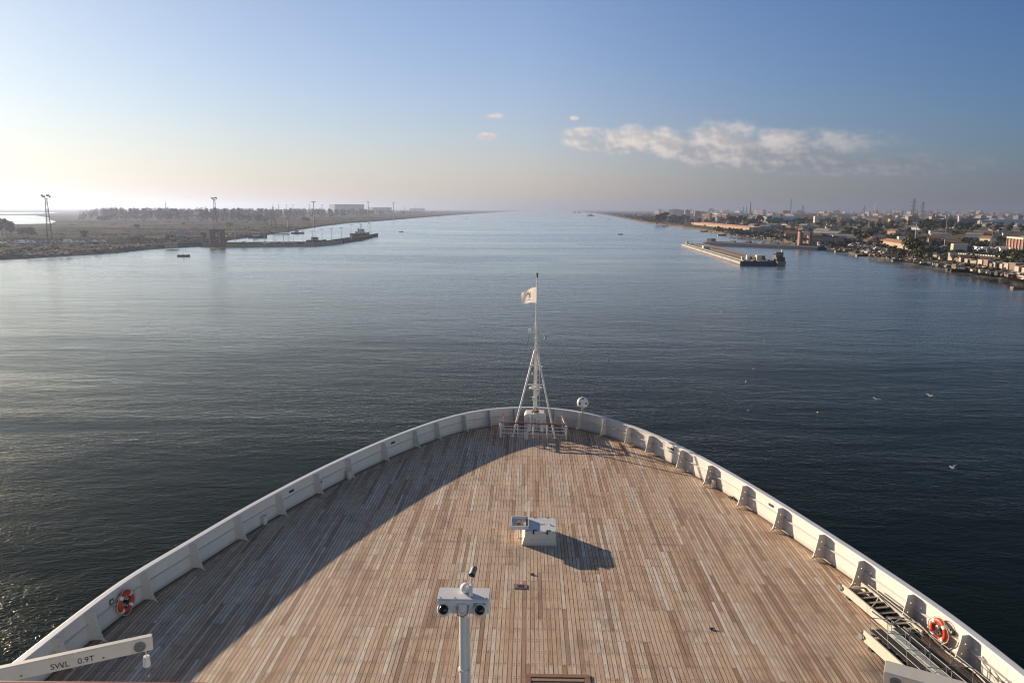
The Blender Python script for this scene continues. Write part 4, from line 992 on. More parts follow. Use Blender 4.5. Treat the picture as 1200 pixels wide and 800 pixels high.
sh = lambda wall, roof, rise=1.6, bays=0: (lambda w_, d, h_: shed(w_, d, max(2, h_ - rise), rise, wall, roof, bays=bays))
bl = lambda wall, roof=M_ROOFG, ex=True: (lambda w_, d, h_: block(w_, d, h_ - .9, wall, roof, ex, 5))
facing(392.5, 427, 239.5, 251.5, bl(P_GREY, M_ROOFG, False), 60, 'big flat-topped hall rising above the plantation on the left skyline', 'hall', name='large_hall')
facing(437, 459, 243, 250.5, bl(P_GREY, M_ROOFG, False), 40, 'lower flat building beside the big hall on the left skyline', 'building', name='flat_building')
facing(484, 498, 244.3, 248.6, bl(P_GREY, M_ROOFG, True), 30, 'small distant block at the right end of the left skyline', 'building', name='distant_building')
facing(844, 878, 249.5, 256, sh(P_WHITE, M_ROOFG, 2, 9), 60, 'long pale factory shed behind the trees below the black tower', 'factory', name='factory_shed')
facing(903, 943, 253.5, 261.5, sh(P_GREY, M_ROOFB, 3, 11), 60, 'wide grey factory hall with blue roof left of the white block', 'factory', name='factory_hall')
facing(930, 997, 250.3, 254.5, sh(P_TAN, M_ROOFO, 3, 0), 50, 'very long low hall with orange roof behind the white block', 'hall', name='orange_roofed_hall')
facing(955.5, 963.5, 253, 261, bl(W_WHITE), 14, 'white four-storey block standing clear between the factory halls', 'building', name='white_block')
facing(965, 984, 254, 260, bl(W_GREY), 20, 'wide blue-grey block right of the white four-storey block', 'building', name='grey_block')
facing(810, 878, 262.6, 263.0, bl(wall_mat('stained_tan_wall', (.34, .25, .155), False), M_ROOFR, False), 14, 'long sunlit tan warehouse running along the bank towards the barges', 'warehouse', ybase1=270.5, name='long_warehouse')
facing(802, 809, 259, 264.5, bl(W_WHITE, M_ROOFO, False), 10, 'little white and red house at the far end of the long tan warehouse', 'house', name='small_house')
facing(882, 896, 266.5, 273.5, bl(P_TAN, M_ROOFG, False), 12, 'plain tan building right of the blue containers', 'building', name='tan_building')
facing(921, 937, 271.5, 279, sh(P_TAN, M_ROOFR, 1.6, 5), 14, 'tan shed with brown roof just left of the red and white portal', 'shed', name='tan_shed')
facing(950, 962, 273.6, 279, sh(P_TAN, M_ROOFO, 1.4, 3), 12, 'orange roofed shed right behind the red and white portal', 'shed', name='orange_shed')
facing(963.5, 972, 273, 278, bl(P_WHITE, M_ROOFG, False), 9, 'low white cabin right of the orange roofed shed', 'cabin', name='white_cabin')
facing(969, 982, 265.5, 272, bl(W_TAN), 12, 'tan house with open upper floor among the dark trees', 'house', name='tan_house')
facing(939, 947, 263, 266.5, bl(P_CREAM, M_ROOFG, False), 9, 'low cream hut in front of the wide grey factory hall', 'hut', name='cream_hut')
facing(953, 986, 279, 286.5, sh(P_GREY, plain('dark_green_roof', (.045, .055, .05), .8, .3, .5), 2, 7), 16, 'long dark green roofed boat shed beside the red and white portal', 'shed', name='boat_shed')
facing(1065, 1074.5, 253.5, 262, bl(W_TAN), 16, 'sunlit tan apartment block below the nearest pylon', 'building', name='apartment_block')
facing(1093, 1105, 253.5, 261, bl(W_TAN), 16, 'pair of cream apartment houses right of the pylons', 'building', name='cream_apartments')
facing(1109, 1119, 253, 259.5, bl(W_WHITE), 14, 'cream block standing before a dark blue building right of the pylons', 'building', name='cream_block')
facing(1108, 1122, 256, 261.5, bl(wall_mat('dark_blue_glass', (.06, .08, .12), True)), 18, 'dark blue office block in the town on the right', 'building', name='dark_block')
facing(1125, 1152, 255.8, 261.5, bl(wall_mat('blue_grey_wall', (.10, .12, .15), True)), 20, 'broad dark blue-grey block right of the slim white tower', 'building', name='broad_block')
facing(1137, 1146, 252, 258, bl(W_WHITE), 12, 'white building with rooftop tower behind the broad dark block', 'building', name='white_building')
facing(1044, 1052, 256.5, 261, bl(wall_mat('yellow_wall', (.50, .34, .10), False), M_ROOFG, False), 14, 'small yellow building left of the pylons', 'building', name='yellow_building')
facing(1052, 1065, 256, 260.5, sh(P_TAN, M_ROOFO, 2, 0), 18, 'orange roofed hall left of the sunlit apartment block', 'hall', name='roofed_hall')
facing(1153, 1170, 258, 262.5, sh(P_GREY, plain('light_blue_roof', (.14, .34, .50), .5, .2, .6), 2, 0), 20, 'light blue roofed shed at the far right of the town', 'shed', name='blue_shed')
facing(1171, 1215, 257.5, 262.5, sh(P_CREAM, M_ROOFB, 2.2, 0), 40, 'long cream factory with blue roof at the right edge', 'factory', name='cream_factory')
facing(1032, 1072, 282.5, 288, sh(P_TAN, M_ROOFO, 1.0, 0), 7, 'long tan shed with terracotta roof beside the bushes near the right shore', 'shed', ybase1=295.5, name='long_shed')
facing(1160, 1193, 291.5, 295.5, bl(P_TAN, M_ROOFG, False), 1.0, 'low tan wall in front of the red columned building', 'wall', name='yard_wall')
facing(150, 158, 276, 284.5, bl(W_BRICK, M_ROOFG, False), 10, 'brown ruined hut on the left bank between parked cars', 'hut', name='brown_hut')
facing(193, 203, 284.8, 288.2, bl(P_TAN, M_ROOFG, False), 8, 'small hut at the water edge of the left bank', 'hut', name='quay_hut')
facing(209, 214, 269, 278, bl(P_GREY, M_ROOFG, False), 8, 'narrow grey tower house on the left bank left of the tall portal', 'house', name='tower_house')
facing(319, 338, 266.5, 271, bl(P_TAN, M_ROOFG, False), 10, 'tan hut on the far side of the basin', 'hut', name='basin_hut')

for k, (x0, x1, yt, yb, wm) in enumerate(((791, 797, 245.5, 252.5, W_WHITE), (798, 803, 246.5, 252.5, W_TAN), (803.5, 808, 246, 253, W_BRICK), (815, 820, 247.5, 253.5, W_BRICK), (821, 826, 248, 253.5, W_TAN), (827, 832.5, 248.5, 253.5, W_WHITE))):
    facing(x0, x1, yt, yb, bl(wm), 20, ('white tower block, leftmost of the town where the right bank recedes', 'tan block second from the left end of the town', 'reddish block third from the left end of the town', 'reddish block just left of a tan one near the left end of the town', 'tan block between a reddish and a white one near the left end of the town', 'bright white block left of the long pale factory shed')[k], 'building', name='tower_block')
facing(917, 926, 247, 253.5, bl(wall_mat('orange_wall', (.46, .26, .15), True)), 18, 'orange and white block beside the thin radio mast', 'building', name='orange_block')
facing(1064, 1090, 284, 286.5, bl(P_GREY, M_ROOFG, False), 3, 'low grey yard wall behind the bushes on the near right bank', 'wall', name='low_wall')
# red columned building at the right edge
a, b_ = at(1178.5, 294, GZ), at(1197.5, 297, GZ); d = b_ - a; h = atY(1188, 277, a.y).z - GZ; w_ = d.length; ang_ = math.atan2(d.y, d.x)
o = thing('columned_building', 'red building with pale columns and flat cornice at the right edge', 'building', a, ang_)
MB().box((0, .5, -1), (w_, 9, h - .8)).build('wall', M_RUST, o); MB().box((-.3, -.2, h - .79), (w_ + .3, 9.2, h)).build('cornice', P_CREAM, o); MB().box((w_ - 2, 1, h + .003), (w_, 4, h + 1.4)).build('turret', M_RUST, o)
for k in range(6): MB().box((k * (w_ - .5) / 5, -.1, -.5), (k * (w_ - .5) / 5 + .5, .48, h - .82)).build('column', P_CREAM, o)
for k in range(5): MB().box((k * (w_ - .5) / 5 + .8, .42, .3), (k * (w_ - .5) / 5 + (w_ - .5) / 5 - .3, .52, 2.2)).build('window', M_WINDOW, o)
MB().box((-.2, -.16, -.6), (w_ + .2, -.102, .5)).build('plinth', P_CREAM, o)

# red and white portal by the barges, brown portal under the left mast
def portal(x0, x1, yt, yb, m1, m2, label, panel=True):
    a, b_ = at(x0, yb, GZ), at(x1, yb, GZ); h = atY(x0, yt, a.y).z - GZ; w_ = (b_ - a).length
    o = thing('canal_portal', label, 'portal', a)
    for xx in (0, w_ * .72):
        c = MB().box((xx, 0, -1.5), (xx + w_ * .28, 3, h)).build('tower', m1, o)
        MB().box((xx - .05, -.08, h * .1), (xx + w_ * .08, -.001, h * .97)).build('facing', m2, c)
    MB().box((w_ * .281, .5, h * .42), (w_ * .719, 2.5, h * .55)).build('beam', m1, o); MB().box((w_ * .281, .2, h * .76), (w_ * .719, 2.5, h * 1.02)).build('beam', m2 if panel else m1, o)
    MB().box((w_ * .3, .5, -1), (w_ * .7, 2.5, h * .16)).build('parapet', m1, o)
    return o
M_RW = plain('faded_white', (.66, .60, .55), .7, .15, .5, dirt=(.35, .1, .07), dirt_amt=.7)
portal(936, 950.5, 271.5, 288, M_RUST, M_RW, 'red and white ferry portal on the right bank by the moored barges')
portal(245.5, 262.5, 268.5, 286.5, plain('brown_brick', (.22, .115, .075), .9, .2, .5), P_GREY, 'brown twin portal at the root of the breakwater', False)

# --- masts, pylons, towers
M_LATT = plain('mast_steel', (.13, .13, .125), .6, .2, .6)
M_POLE = plain('lamp_post_paint', (.36, .36, .35), .6, .2, .6)
def lattice(name, x, yb, yt, label, cat, wb=2.4, wt=.7, head='lamps', group=None, mat=None, gz=GZ, th=.16):
    p = at(x, yb, gz); h = atY(x, yt, p.y).z - gz; o = thing(name, label, cat, p, .4, group); mb = MB(); m_ = mat or M_LATT
    nb = max(5, int(h / 3.2)); W = lambda k: (wb + (wt - wb) * (k / nb) ** .8) / 2
    C = lambda k, i: Vector(((1, 1, -1, -1)[i] * W(k), (1, -1, -1, 1)[i] * W(k), h * k / nb))
    for i in range(4): mb.tube([C(k, i) - (Vector((0, 0, 1.2)) if k == 0 else Vector()) for k in range(nb + 1)], th, 4)
    for k in range(nb):
        for i in range(4):
            mb.tube([C(k, i), C(k + 1, (i + 1) % 4)], th * .55, 3); mb.tube([C(k, (i + 1) % 4), C(k + 1, i)], th * .55, 3)
    mb.build('lattice', m_, o)
    if head == 'lamps':
        MB().lathe([(.5, h), (1.0, h + .1), (1.0, h + .35), (.5, h + .3)], 10).build('gallery', m_, o)
        for i in range(6):
            a = i * PI / 3 + .3; MB().cbox((1.5 * math.cos(a), 1.5 * math.sin(a), h + 1.0 + .5 * (i % 2)), (.7, .6, .7), a).build('floodlight', m_, o)
    elif head == 'arms':
        for k, L_ in ((.55, 9.5), (.72, 8.5), (.88, 6.5)):
            z = h * k; q = MB()
            for s in (-1, 1): q.tube([(0, 0, z + 1.0), (s * L_, 0, z)], .16, 4).tube([(0, 0, z - .5), (s * L_, 0, z)], .14, 4).tube([(s * L_, 0, z), (s * L_, 0, z - 1.8)], .16, 4)
            q.build('crossarm', m_, o)
    elif head == 'spike': MB().tube([(0, 0, h), (0, 0, h * 1.12)], .15, 5).build('aerial', m_, o)
    return o
lattice('light_mast', 60.5, 300, 233, 'tallest lattice floodlight mast standing at the near left shore', 'light mast', 2.7, .7, th=.075)
lattice('light_mast', 254, 284, 234.5, 'lattice floodlight mast rising above the brown portal at the breakwater', 'light mast', 3.2, .9, th=.12)
lattice('radio_mast', 321, 268, 242, 'tapered lattice mast without lamps on the left bank by the basin', 'mast', 6.5, .8, 'spike')
lattice('radio_mast', 195, 255, 237, 'faint thin mast above the plantation on the left skyline', 'mast', 3, 1.2, 'spike', th=.3)
lattice('radio_mast', 926, 254, 233, 'tall thin lattice mast beside the orange roofed hall in the town', 'mast', 4, 1.5, 'spike', th=.3)
lattice('pylon', 1069, 262, 233, 'nearer and taller power pylon behind the sunlit apartment block', 'pylon', 7, 1.4, 'arms', th=.28)
lattice('pylon', 1080, 259, 236.5, 'second power pylon, just right of the tallest one', 'pylon', 8, 1.6, 'arms', th=.3)
lattice('pylon', 1012, 254, 241, 'small distant power pylon left of the white minaret', 'pylon', 8, 1.8, 'arms', th=.4)
lattice('pylon', 940, 254, 240.5, 'hazy distant power pylon right of the thin radio mast', 'pylon', 8, 1.8, 'arms', th=.4)
lattice('light_mast', 1161.5, 292, 264, 'dark lattice light mast in the yard left of the columned building', 'light mast', 1.6, .7)
def post(x, yb, yt, label, group, r=.16, arm=1.6, gz=GZ, mat=None):
    p = at(x, yb, gz); h = atY(x, yt, p.y).z - gz; o = thing('lamp_post', label, 'lamp post', p, rnd.random() * .6, group)
    MB().tube([(0, 0, -.6), (0, 0, h)], [r * 1.4, r], 6).build('pole', mat or M_POLE, o); MB().tube([(-arm, 0, h + .1), (arm, 0, h + .1)], r * .8, 5).cbox((-arm, 0, h + .1), (1.0, .5, .3)).cbox((arm, 0, h + .1), (1.0, .5, .3)).build('lamp_head', mat or M_POLE, o)
    return o
for x, yb, yt in ((368.5, 267, 236.5), (432, 262, 237), (461.5, 259, 238)): post(x, yb, yt, 'tall slender light mast on the left bank behind the basin', 'tall light masts behind the basin', .45, 2.2, mat=M_LATT)
for x, yb, yt in ((363, 256, 239.5), (378, 256, 240), (327, 254, 240), (336, 254, 240), (344, 254, 240), (486, 250, 239.5), (494, 250, 239.5), (474, 252, 241), (338, 271, 257)): post(x, yb, yt, 'small hazy lamp post on the left skyline', 'far lamp posts on the left bank', .5, 2.2, mat=M_LATT)
for k in range(15):
    x = 276 + k * 11.3; yb = (286.2 if x < 375 else 286.2 - (x - 375) * .155); post(x, yb - 1, yb - 17 + (k % 3), 'thin grey lamp post on the breakwater', 'lamp posts along the breakwater', .10, .7, gz=2.6)
for x, yb, yt in ((1072, 285, 261.5), (1108, 276, 255), (1106.5, 290, 280), (1048, 268, 255), (1017.5, 268, 256), (840, 262, 247)): post(x, yb, yt, 'pale lamp post above the road through the right bank', 'road lamp posts on the right bank', .22, 1.5)
p = at(1025, 252, GZ); h = atY(1025, 236, p.y).z - GZ
o = thing('minaret', 'slender white minaret on the town skyline', 'minaret', p); MB().lathe([(4, -1), (4, h * .25), (2.6, h * .26), (2.4, h * .62)], 10).build('shaft', P_WHITE, o); MB().lathe([(2.4, h * .62), (3.6, h * .64), (3.6, h * .67), (1.7, h * .68), (1.5, h * .86)], 10).build('balcony', P_WHITE, o); MB().lathe([(1.5, h * .86), (1.9, h * .9), (.3, h), (0, h * 1.03)], 10).build('spire', P_WHITE, o)
p = at(1123.5, 262, GZ); h = atY(1123.5, 252, p.y).z - GZ
o = thing('slim_tower', 'slim white tower between the dark blue blocks', 'tower', p); MB().cbox((0, 0, h * .4), (3.2, 3.2, h * .85)).build('shaft', P_WHITE, o); MB().lathe([(2.2, h * .83), (2.4, h * .9), (.6, h), (0, h * 1.04)], 8).build('cap', P_WHITE, o)
p = at(878.5, 252, GZ); h = atY(878.5, 236.5, p.y).z - GZ
o = thing('industrial_tower', 'black industrial tower on the town skyline', 'tower', p); MB().loft([[Vector((sx * wv, sy * wv, z)) for sx, sy in ((-1, -1), (1, -1), (1, 1), (-1, 1))] for wv, z in ((4.8, -1), (3.6, h * .45), (2.6, h * .9))]).build('shaft', M_LATT, o); MB().cbox((0, 0, h * .5), (8.5, 8.5, h * .05)).build('gallery', M_LATT, o); MB().cbox((0, 0, h * .93), (3.4, 3.4, h * .07)).tube([(0, 0, h * .95), (0, 0, h * 1.08)], .5, 5).build('head', M_LATT, o)
for x in (870.5, 874):
    p = at(x, 252.5, GZ); h = atY(x, 242.5, p.y).z - GZ; o = thing('chimney_stack', 'short grey stack beside the black industrial tower', 'chimney', p, 0, 'stacks by the black tower'); MB().lathe([(2.6, -1), (2.2, h), (1.6, h), (1.6, h - 1)], 10).build('shaft', P_GREY, o); MB().lathe([(2.5, h * .9), (2.5, h * .94), (2.2, h * .95)], 10).build('band', M_LATT, o)
# satellite tents, tank, blue containers
for x, y, s in ((1018, 278.5, 2.2), (1022.8, 279, 2.6)):
    p = at(x, y, GZ); o = tag(MB().lathe([(s, 0), (s * .98, s * .5), (s * .75, s * .85), (s * .3, s * 1.02), (.01, s * 1.08)], 14).build('dome_tent', P_WHITE, smooth=True), 'white dome tent among the dark trees on the right bank', 'tent', 'white dome tents'); o.location = p
p = at(959.3, 287.5, GZ); o = tag(MB().lathe([(0, 0), (.9, 0), (.95, 1.9), (.4, 2.3), (0, 2.35)], 12).build('water_tank', P_WHITE, smooth=True), 'small white tank in front of the dark boat shed', 'tank'); o.location = p
def container(x, y, rz, mat, label):
    p = at(x, y, GZ); o = thing('cargo_container', label, 'container', p, rz); MB().box((-6, -1.2, 0), (6, 1.2, 2.7)).build('body', mat, o, bevel=.05)
    MB().box((-6.05, -1.0, .15), (-6.003, 1.0, 2.55)).build('door', mat, o)
container(868, 274.5, -.3, M_BLUE, 'left one of two blue containers by the right bank'); container(876, 275.2, -.3, M_BLUE, 'right one of two blue containers by the right bank')

# --- vehicles
def car_proto(mat, van=False):
    o = bpy.data.objects.new('parked_van' if van else 'parked_car', None); COL.objects.link(o); L_, W_, H_ = (5.2, 1.9, 2.2) if van else (4.3, 1.75, 1.0)
    if van: P = [(-2.6, .35), (-2.6, 2.15), (1.3, 2.2), (2.0, 1.3), (2.6, 1.1), (2.6, .35)]
    else: P = [(-2.1, .3), (-2.15, .9), (-1.5, 1.0), (-1.0, 1.45), (.5, 1.45), (1.2, .98), (2.0, .85), (2.1, .3)]
    MB().loft([[Vector((x, s * W_ / 2, z)) for x, z in P] for s in (-1, 1)]).build('body', mat, o, bevel=.06)
    mb = MB(); G_ = [(-1.35, 1.02), (-.95, 1.38), (.45, 1.38), (1.0, 1.02)] if not van else [(.5, 1.35), (.5, 1.95), (1.25, 1.98), (1.85, 1.35)]
    mb.loft([[Vector((x, s * (W_ / 2 + .008), z)) for x, z in G_] for s in (-1, 1)]); mb.build('window', M_WINDOW, o)
    for sx in (-1.35, 1.35):
        for sy in (-1, 1): MB().tube([(sx, sy * (W_ / 2 - .2), .32), (sx, sy * (W_ / 2 + .02), .32)], .32, 10).build('wheel', M_DARK, o)
    return remember(o)
CARS = [car_proto(plain('white_car_paint', (.72, .72, .72), .3, .05, 1)), car_proto(plain('grey_car_paint', (.16, .17, .18), .3, .05, 1)), car_proto(plain('red_car_paint', (.28, .03, .025), .3, .05, 1)), car_proto(plain('white_van_paint', (.74, .73, .70), .35, .05, 1), True)]
cu_ = set()
def car(x, y, k, rz, label, group, cat='car'):
    p = at(x, y, GZ + .01); o = CARS[k]
    if k in cu_: o = dup(o, p, rz, label, group)
    else: cu_.add(k); o.location = p; o.rotation_euler = (0, 0, rz); tag(o, label, None, group)
    o['category'] = cat
for k in range(16): car(-4 + k * 8.3 + rnd.uniform(-2, 2), 285.8 - k * .12 + rnd.uniform(-.3, .3), rnd.choice((0, 3, 0, 1)), rnd.uniform(-.2, .2), 'parked vehicle in the row along the left bank road', 'vehicles parked on the left bank', 'vehicle')
for k in range(34): car(1092 + rnd.random() * 100, 0, 0, 0, '', '') if False else car(*(lambda x: (x, 289.5 + (x - 1090) * .055 + rnd.uniform(-1.5, 2.0)))(rnd.uniform(1076, 1200)), rnd.choice((0, 1, 1, 2, 3)), rnd.uniform(-.5, .2), 'car parked in the busy yard behind the shore huts', 'cars in the yard behind the shore huts')
for k in range(26): car(*(lambda x: (x, ysh(x) - rnd.uniform(6, 11)))(rnd.uniform(880, 1030)), rnd.choice((0, 1, 1, 2)), rnd.uniform(-.6, .3), 'car parked on the earth bank near the barges and the portal', 'cars on the bank near the barges')
for k in range(4): car(290 + k * 20 + rnd.uniform(-4, 4), 285.9, (1, 0, 1, 2)[k], .0, 'car parked on the breakwater', 'cars on the breakwater')
def lorry(x0, x1, y, label, body, cab, h=3.4):
    a, b_ = at(x0, y, GZ), at(x1, y, GZ); w_ = (b_ - a).length; d = b_ - a; o = thing('lorry', label, 'lorry', a, math.atan2(d.y, d.x))
    MB().box((0, 0, 1.0), (w_ * .74, 2.5, 1.0 + h)).build('trailer', body, o, bevel=.04); MB().box((w_ * .77, .1, .5), (w_, 2.4, 3.2)).build('cab', cab, o, bevel=.15); MB().box((w_ * .9, .05, 1.9), (w_ + .02, 2.45, 2.7)).build('window', M_WINDOW, o)
    for xx in (.1, .2, .6, .85):
        for yy in (.25, 2.25): MB().tube([(w_ * xx, yy - .2, .5), (w_ * xx, yy + .2, .5)], .5, 10).build('wheel', M_DARK, o)
lorry(1116.8, 1139, 295, 'large cream box trailer with a blue cab parked in the yard', P_CREAM, M_BLUE)
lorry(1053, 1064.5, 283, 'white lorry with a red end parked behind the long tan shed', P_WHITE, M_RED, 2.6)
car(1148, 293.5, 3, .1, 'white van parked right of the cream trailer', None, 'van'); car(1156, 294, 3, -.1, 'white van parked beside the dark light mast', None, 'van')

# black and white kerb of the bank road
mb = MB(); A_, B_ = at(1112, 297, GZ), at(1190, 302.5, GZ); n = 52; d = (B_ - A_) / n
for k in range(n):
    mb.mi = k % 2; a = A_ + d * k; mb.cbox(a + d * .5 + Vector((0, 0, .3)), (d.length * .97, .5, .7), math.atan2(d.y, d.x))
tag(mb.build('road_kerb', [P_WHITE, M_DARK]), kind='structure')
mb = MB(); a, b_ = at(1020, 287.5, GZ + .02), at(1215, 301.5, GZ + .02); d = Vector((-(b_ - a).y, (b_ - a).x, 0)).normalized()
mb.quad(a, b_, b_ + d * 11, a + d * 11); tag(mb.build('bank_road', plain('asphalt', (.055, .053, .05), .9, .25, .4)), kind='structure')
mb = MB(); a, b_ = at(840, 266, GZ + .02), at(1215, 270, GZ + .02)
mb.quad(a, b_, b_ + Vector((0, 16, 0)), a + Vector((0, 16, 0))); tag(mb.build('town_road', plain('old_asphalt', (.07, .07, .072), .9, .25, .4)), kind='structure')

# --- huts along the near right shore
HW = [plain('hut_plaster', (.37, .31, .25), .85, .2, .6, dirt=(.2, .14, .1), dirt_amt=.7, rand=.5), plain('hut_planks', (.24, .15, .10), .85, .3, .8, dirt=(.1, .07, .05), dirt_amt=.7, rand=.5)]
def hut_proto(wall, flat):
    o = bpy.data.objects.new('shore_hut', None); COL.objects.link(o)
    MB().box((-1.5, -1.4, -1), (1.5, 1.4, 2.5)).build('wall', wall, o)
    if flat: MB().box((-1.75, -1.65, 2.503), (1.75, 1.65, 2.66)).build('roof', M_ROOFG, o)
    else: MB().loft([[Vector((x, -1.8, 2.45)), Vector((x, 0, 3.2)), Vector((x, 1.8, 2.45)), Vector((x, 1.8, 2.6)), Vector((x, 0, 3.35)), Vector((x, -1.8, 2.6))] for x in (-1.8, 1.8)]).build('roof', M_ROOFR, o)
    MB().box((-1.0, -1.46, .1), (-.2, -1.38, 1.95)).build('door', M_WINDOW, o); MB().box((.3, -1.45, 1.0), (1.1, -1.38, 1.8)).build('window', M_WINDOW, o)
    return remember(o)
HUTS = [hut_proto(HW[0], True), hut_proto(HW[0], False), hut_proto(HW[1], True)]; hu = set()
def hut(x, y, k, s, rz, label, group=None):
    p = at(x, y, GZ); o = HUTS[k]
    if k in hu: o = dup(o, p, rz, label, group, s)
    else: hu.add(k); o.location = p; o.rotation_euler = (0, 0, rz); o.scale = s; tag(o, label, None, group)
    o['category'] = 'hut'
hut(1116, 306, 0, (.9, .9, 1.45), .2, 'tall narrow pale hut at the left end of the row of shore huts')
for x, y, k, sx, sz in ((1121.5, 307, 2, .6, .75), (1124.5, 308, 2, .5, .7), (1129, 308.5, 1, 1.0, 1.0), (1135, 309.5, 0, .75, .85), (1139.5, 310, 2, .7, .9), (1142.5, 310.8, 1, .7, .8), (1150.5, 312, 0, .65, 1.05), (1158, 313.5, 2, .8, 1.15), (1164, 314.5, 2, .7, .7),
                        (1169.5, 315, 0, 1.0, .95), (1174, 315.5, 0, .6, .85), (1179, 316, 0, .6, 1.0), (1183.5, 317, 0, .85, 1.05), (1190, 318.5, 2, 1.05, 1.25), (1197, 320, 0, 1.2, .95), (1205, 322, 1, 1.1, 1.0), (1105, 304, 1, 1.1, .6), (1098, 302.5, 0, .9, .6)):
    hut(x, y, k, (sx, 1, sz), rnd.uniform(-.3, .3), 'small weathered hut in the row along the near right shore', 'huts along the near right shore')

# low sheds and stores between the town belt and the bank road
LOW = [shed(9, 6, 2.6, 1.0, P_TAN, M_ROOFR, 'low_shed'), shed(12, 7, 3.0, 1.2, P_GREY, M_ROOFG, 'low_shed'), shed(7, 5, 2.6, .8, P_CREAM, M_ROOFO, 'low_shed'), shed(10, 6, 2.4, .5, P_WHITE, M_ROOFG, 'low_shed')]
LOWT = ('low tan shed with brown roof in the yards behind the right bank', 'low grey shed in the yards behind the right bank', 'small cream shed with orange roof in the yards behind the right bank', 'low white store with flat grey roof in the yards behind the right bank')
for k, o in enumerate(LOW): remember(o); tag(o, LOWT[k], 'shed', ('low tan sheds', 'low grey sheds', 'small cream sheds', 'low white stores')[k])
lu_ = set()
for k in range(120):
    x = rnd.uniform(850, 1225); y = rnd.uniform(263, min(ysh(x) - 13, 292))
    if y > 284 and 1030 < x < 1200: continue
    i = rnd.choices(range(4), (5, 4, 2, 3))[0]; p = at(x, y, GZ); rz = rnd.uniform(-1.3, -.2); s = (rnd.uniform(.5, 1.3),) * 3
    if i in lu_: dup(LOW[i], p, rz, None, None, s)
    else: lu_.add(i); LOW[i].location = p; LOW[i].rotation_euler = (0, 0, rz); LOW[i].scale = s
# scrap, nets and timber lying about the boatyards
mb = MB(); CM = [plain('scrap_brown', (.17, .10, .06), .9, .4, .6), plain('scrap_grey', (.22, .22, .22), .8, .4, .6), plain('scrap_pale', (.48, .42, .34), .8, .3, .6), plain('scrap_dark', (.04, .04, .04), .9, .4, .6), plain('scrap_blue', (.06, .14, .22), .7, .3, .6), M_RUST]
for _ in range(1700):
    x = rnd.uniform(850, 1225); y = ysh(x) - (1.6 + 15 * rnd.random() ** 1.5) * (1 if x > 900 else .5); p = at(x, y, GZ); s = rnd.uniform(.3, 1.1)
    mb.mi = rnd.choices(range(6), (5, 4, 3, 5, 1, 1))[0]; mb.cbox((p.x, p.y, GZ + s * .3), (s * rnd.uniform(.8, 4), s * rnd.uniform(.6, 2), s * rnd.uniform(.5, 1.3)), rnd.random() * 3)
tag(mb.build('yard_debris', CM), kind='stuff')
mb = MB()
for _ in range(700):
    x = rnd.uniform(-40, 330); ym = 300 - 20 * max(0, x - 60) / 200 if x < 260 else 279 - (x - 260) * .118
    y = ym - 1.2 - 16 * rnd.random() ** 2; p = at(x, y, GZ); s = rnd.uniform(.3, .9); mb.mi = rnd.choices(range(6), (5, 4, 2, 4, 1, 1))[0]; mb.cbox((p.x, p.y, GZ + s * .25), (s * rnd.uniform(.8, 3), s, s * rnd.uniform(.5, 1.2)), rnd.random() * 3)
tag(mb.build('shore_debris', CM), kind='stuff')

# --- boats
def hull_mb(L_, W_, H_, sheer=.3, n=9):
    mb = MB(); rings = []
    for i in range(n):
        u = i / (n - 1); x = (u - .5) * L_; wv = W_ / 2 * min(1, (1 - max(0, (u - .55) / .45) ** 2.0)) * (.82 + .18 * min(1, u * 4)); wv = max(wv, .04); z = H_ + sheer * (max(0, u - .5) * 2) ** 2 + sheer * .3 * (max(0, .3 - u) * 3)
        rings.append([Vector((x, -wv, z)), Vector((x, -wv * .86, 0)), Vector((x, -wv * .3, -.5)), Vector((x, wv * .3, -.5)), Vector((x, wv * .86, 0)), Vector((x, wv, z)), Vector((x, wv * .8, z - .12)), Vector((x, -wv * .8, z - .12))])
    mb.loft(rings); return mb
def boat(name, x, y, L_, rz, mat, label, cat, cabin=True, group=None, mast=False, mat2=None):
    p = at(x, y, 0); o = thing(name, label, cat, p, rz, group); W_ = L_ * .3; H_ = L_ * .09 + .3
    hull_mb(L_, W_, H_, L_ * .05).build('hull', mat, o, smooth=True)
    if cabin: MB().box((-L_ * .25, -W_ * .28, H_ - .1), (L_ * .08, W_ * .28, H_ + L_ * .16)).build('cabin', mat2 or P_WHITE, o, bevel=.05); MB().box((-L_ * .2, -W_ * .285, H_ + L_ * .08), (L_ * .084, W_ * .285, H_ + L_ * .135)).build('window', M_WINDOW, o)
    else:
        for u in (-.2, .1): MB().box((L_ * u, -W_ * .36, H_ - .1), (L_ * u + .3, W_ * .36, H_ - .04)).build('thwart', HW[1], o)
    if mast: MB().tube([(-L_ * .05, 0, H_), (-L_ * .05, 0, H_ + L_ * mast)], L_ * .012 + .03, 6).build('mast', M_LATT, o)
    return o
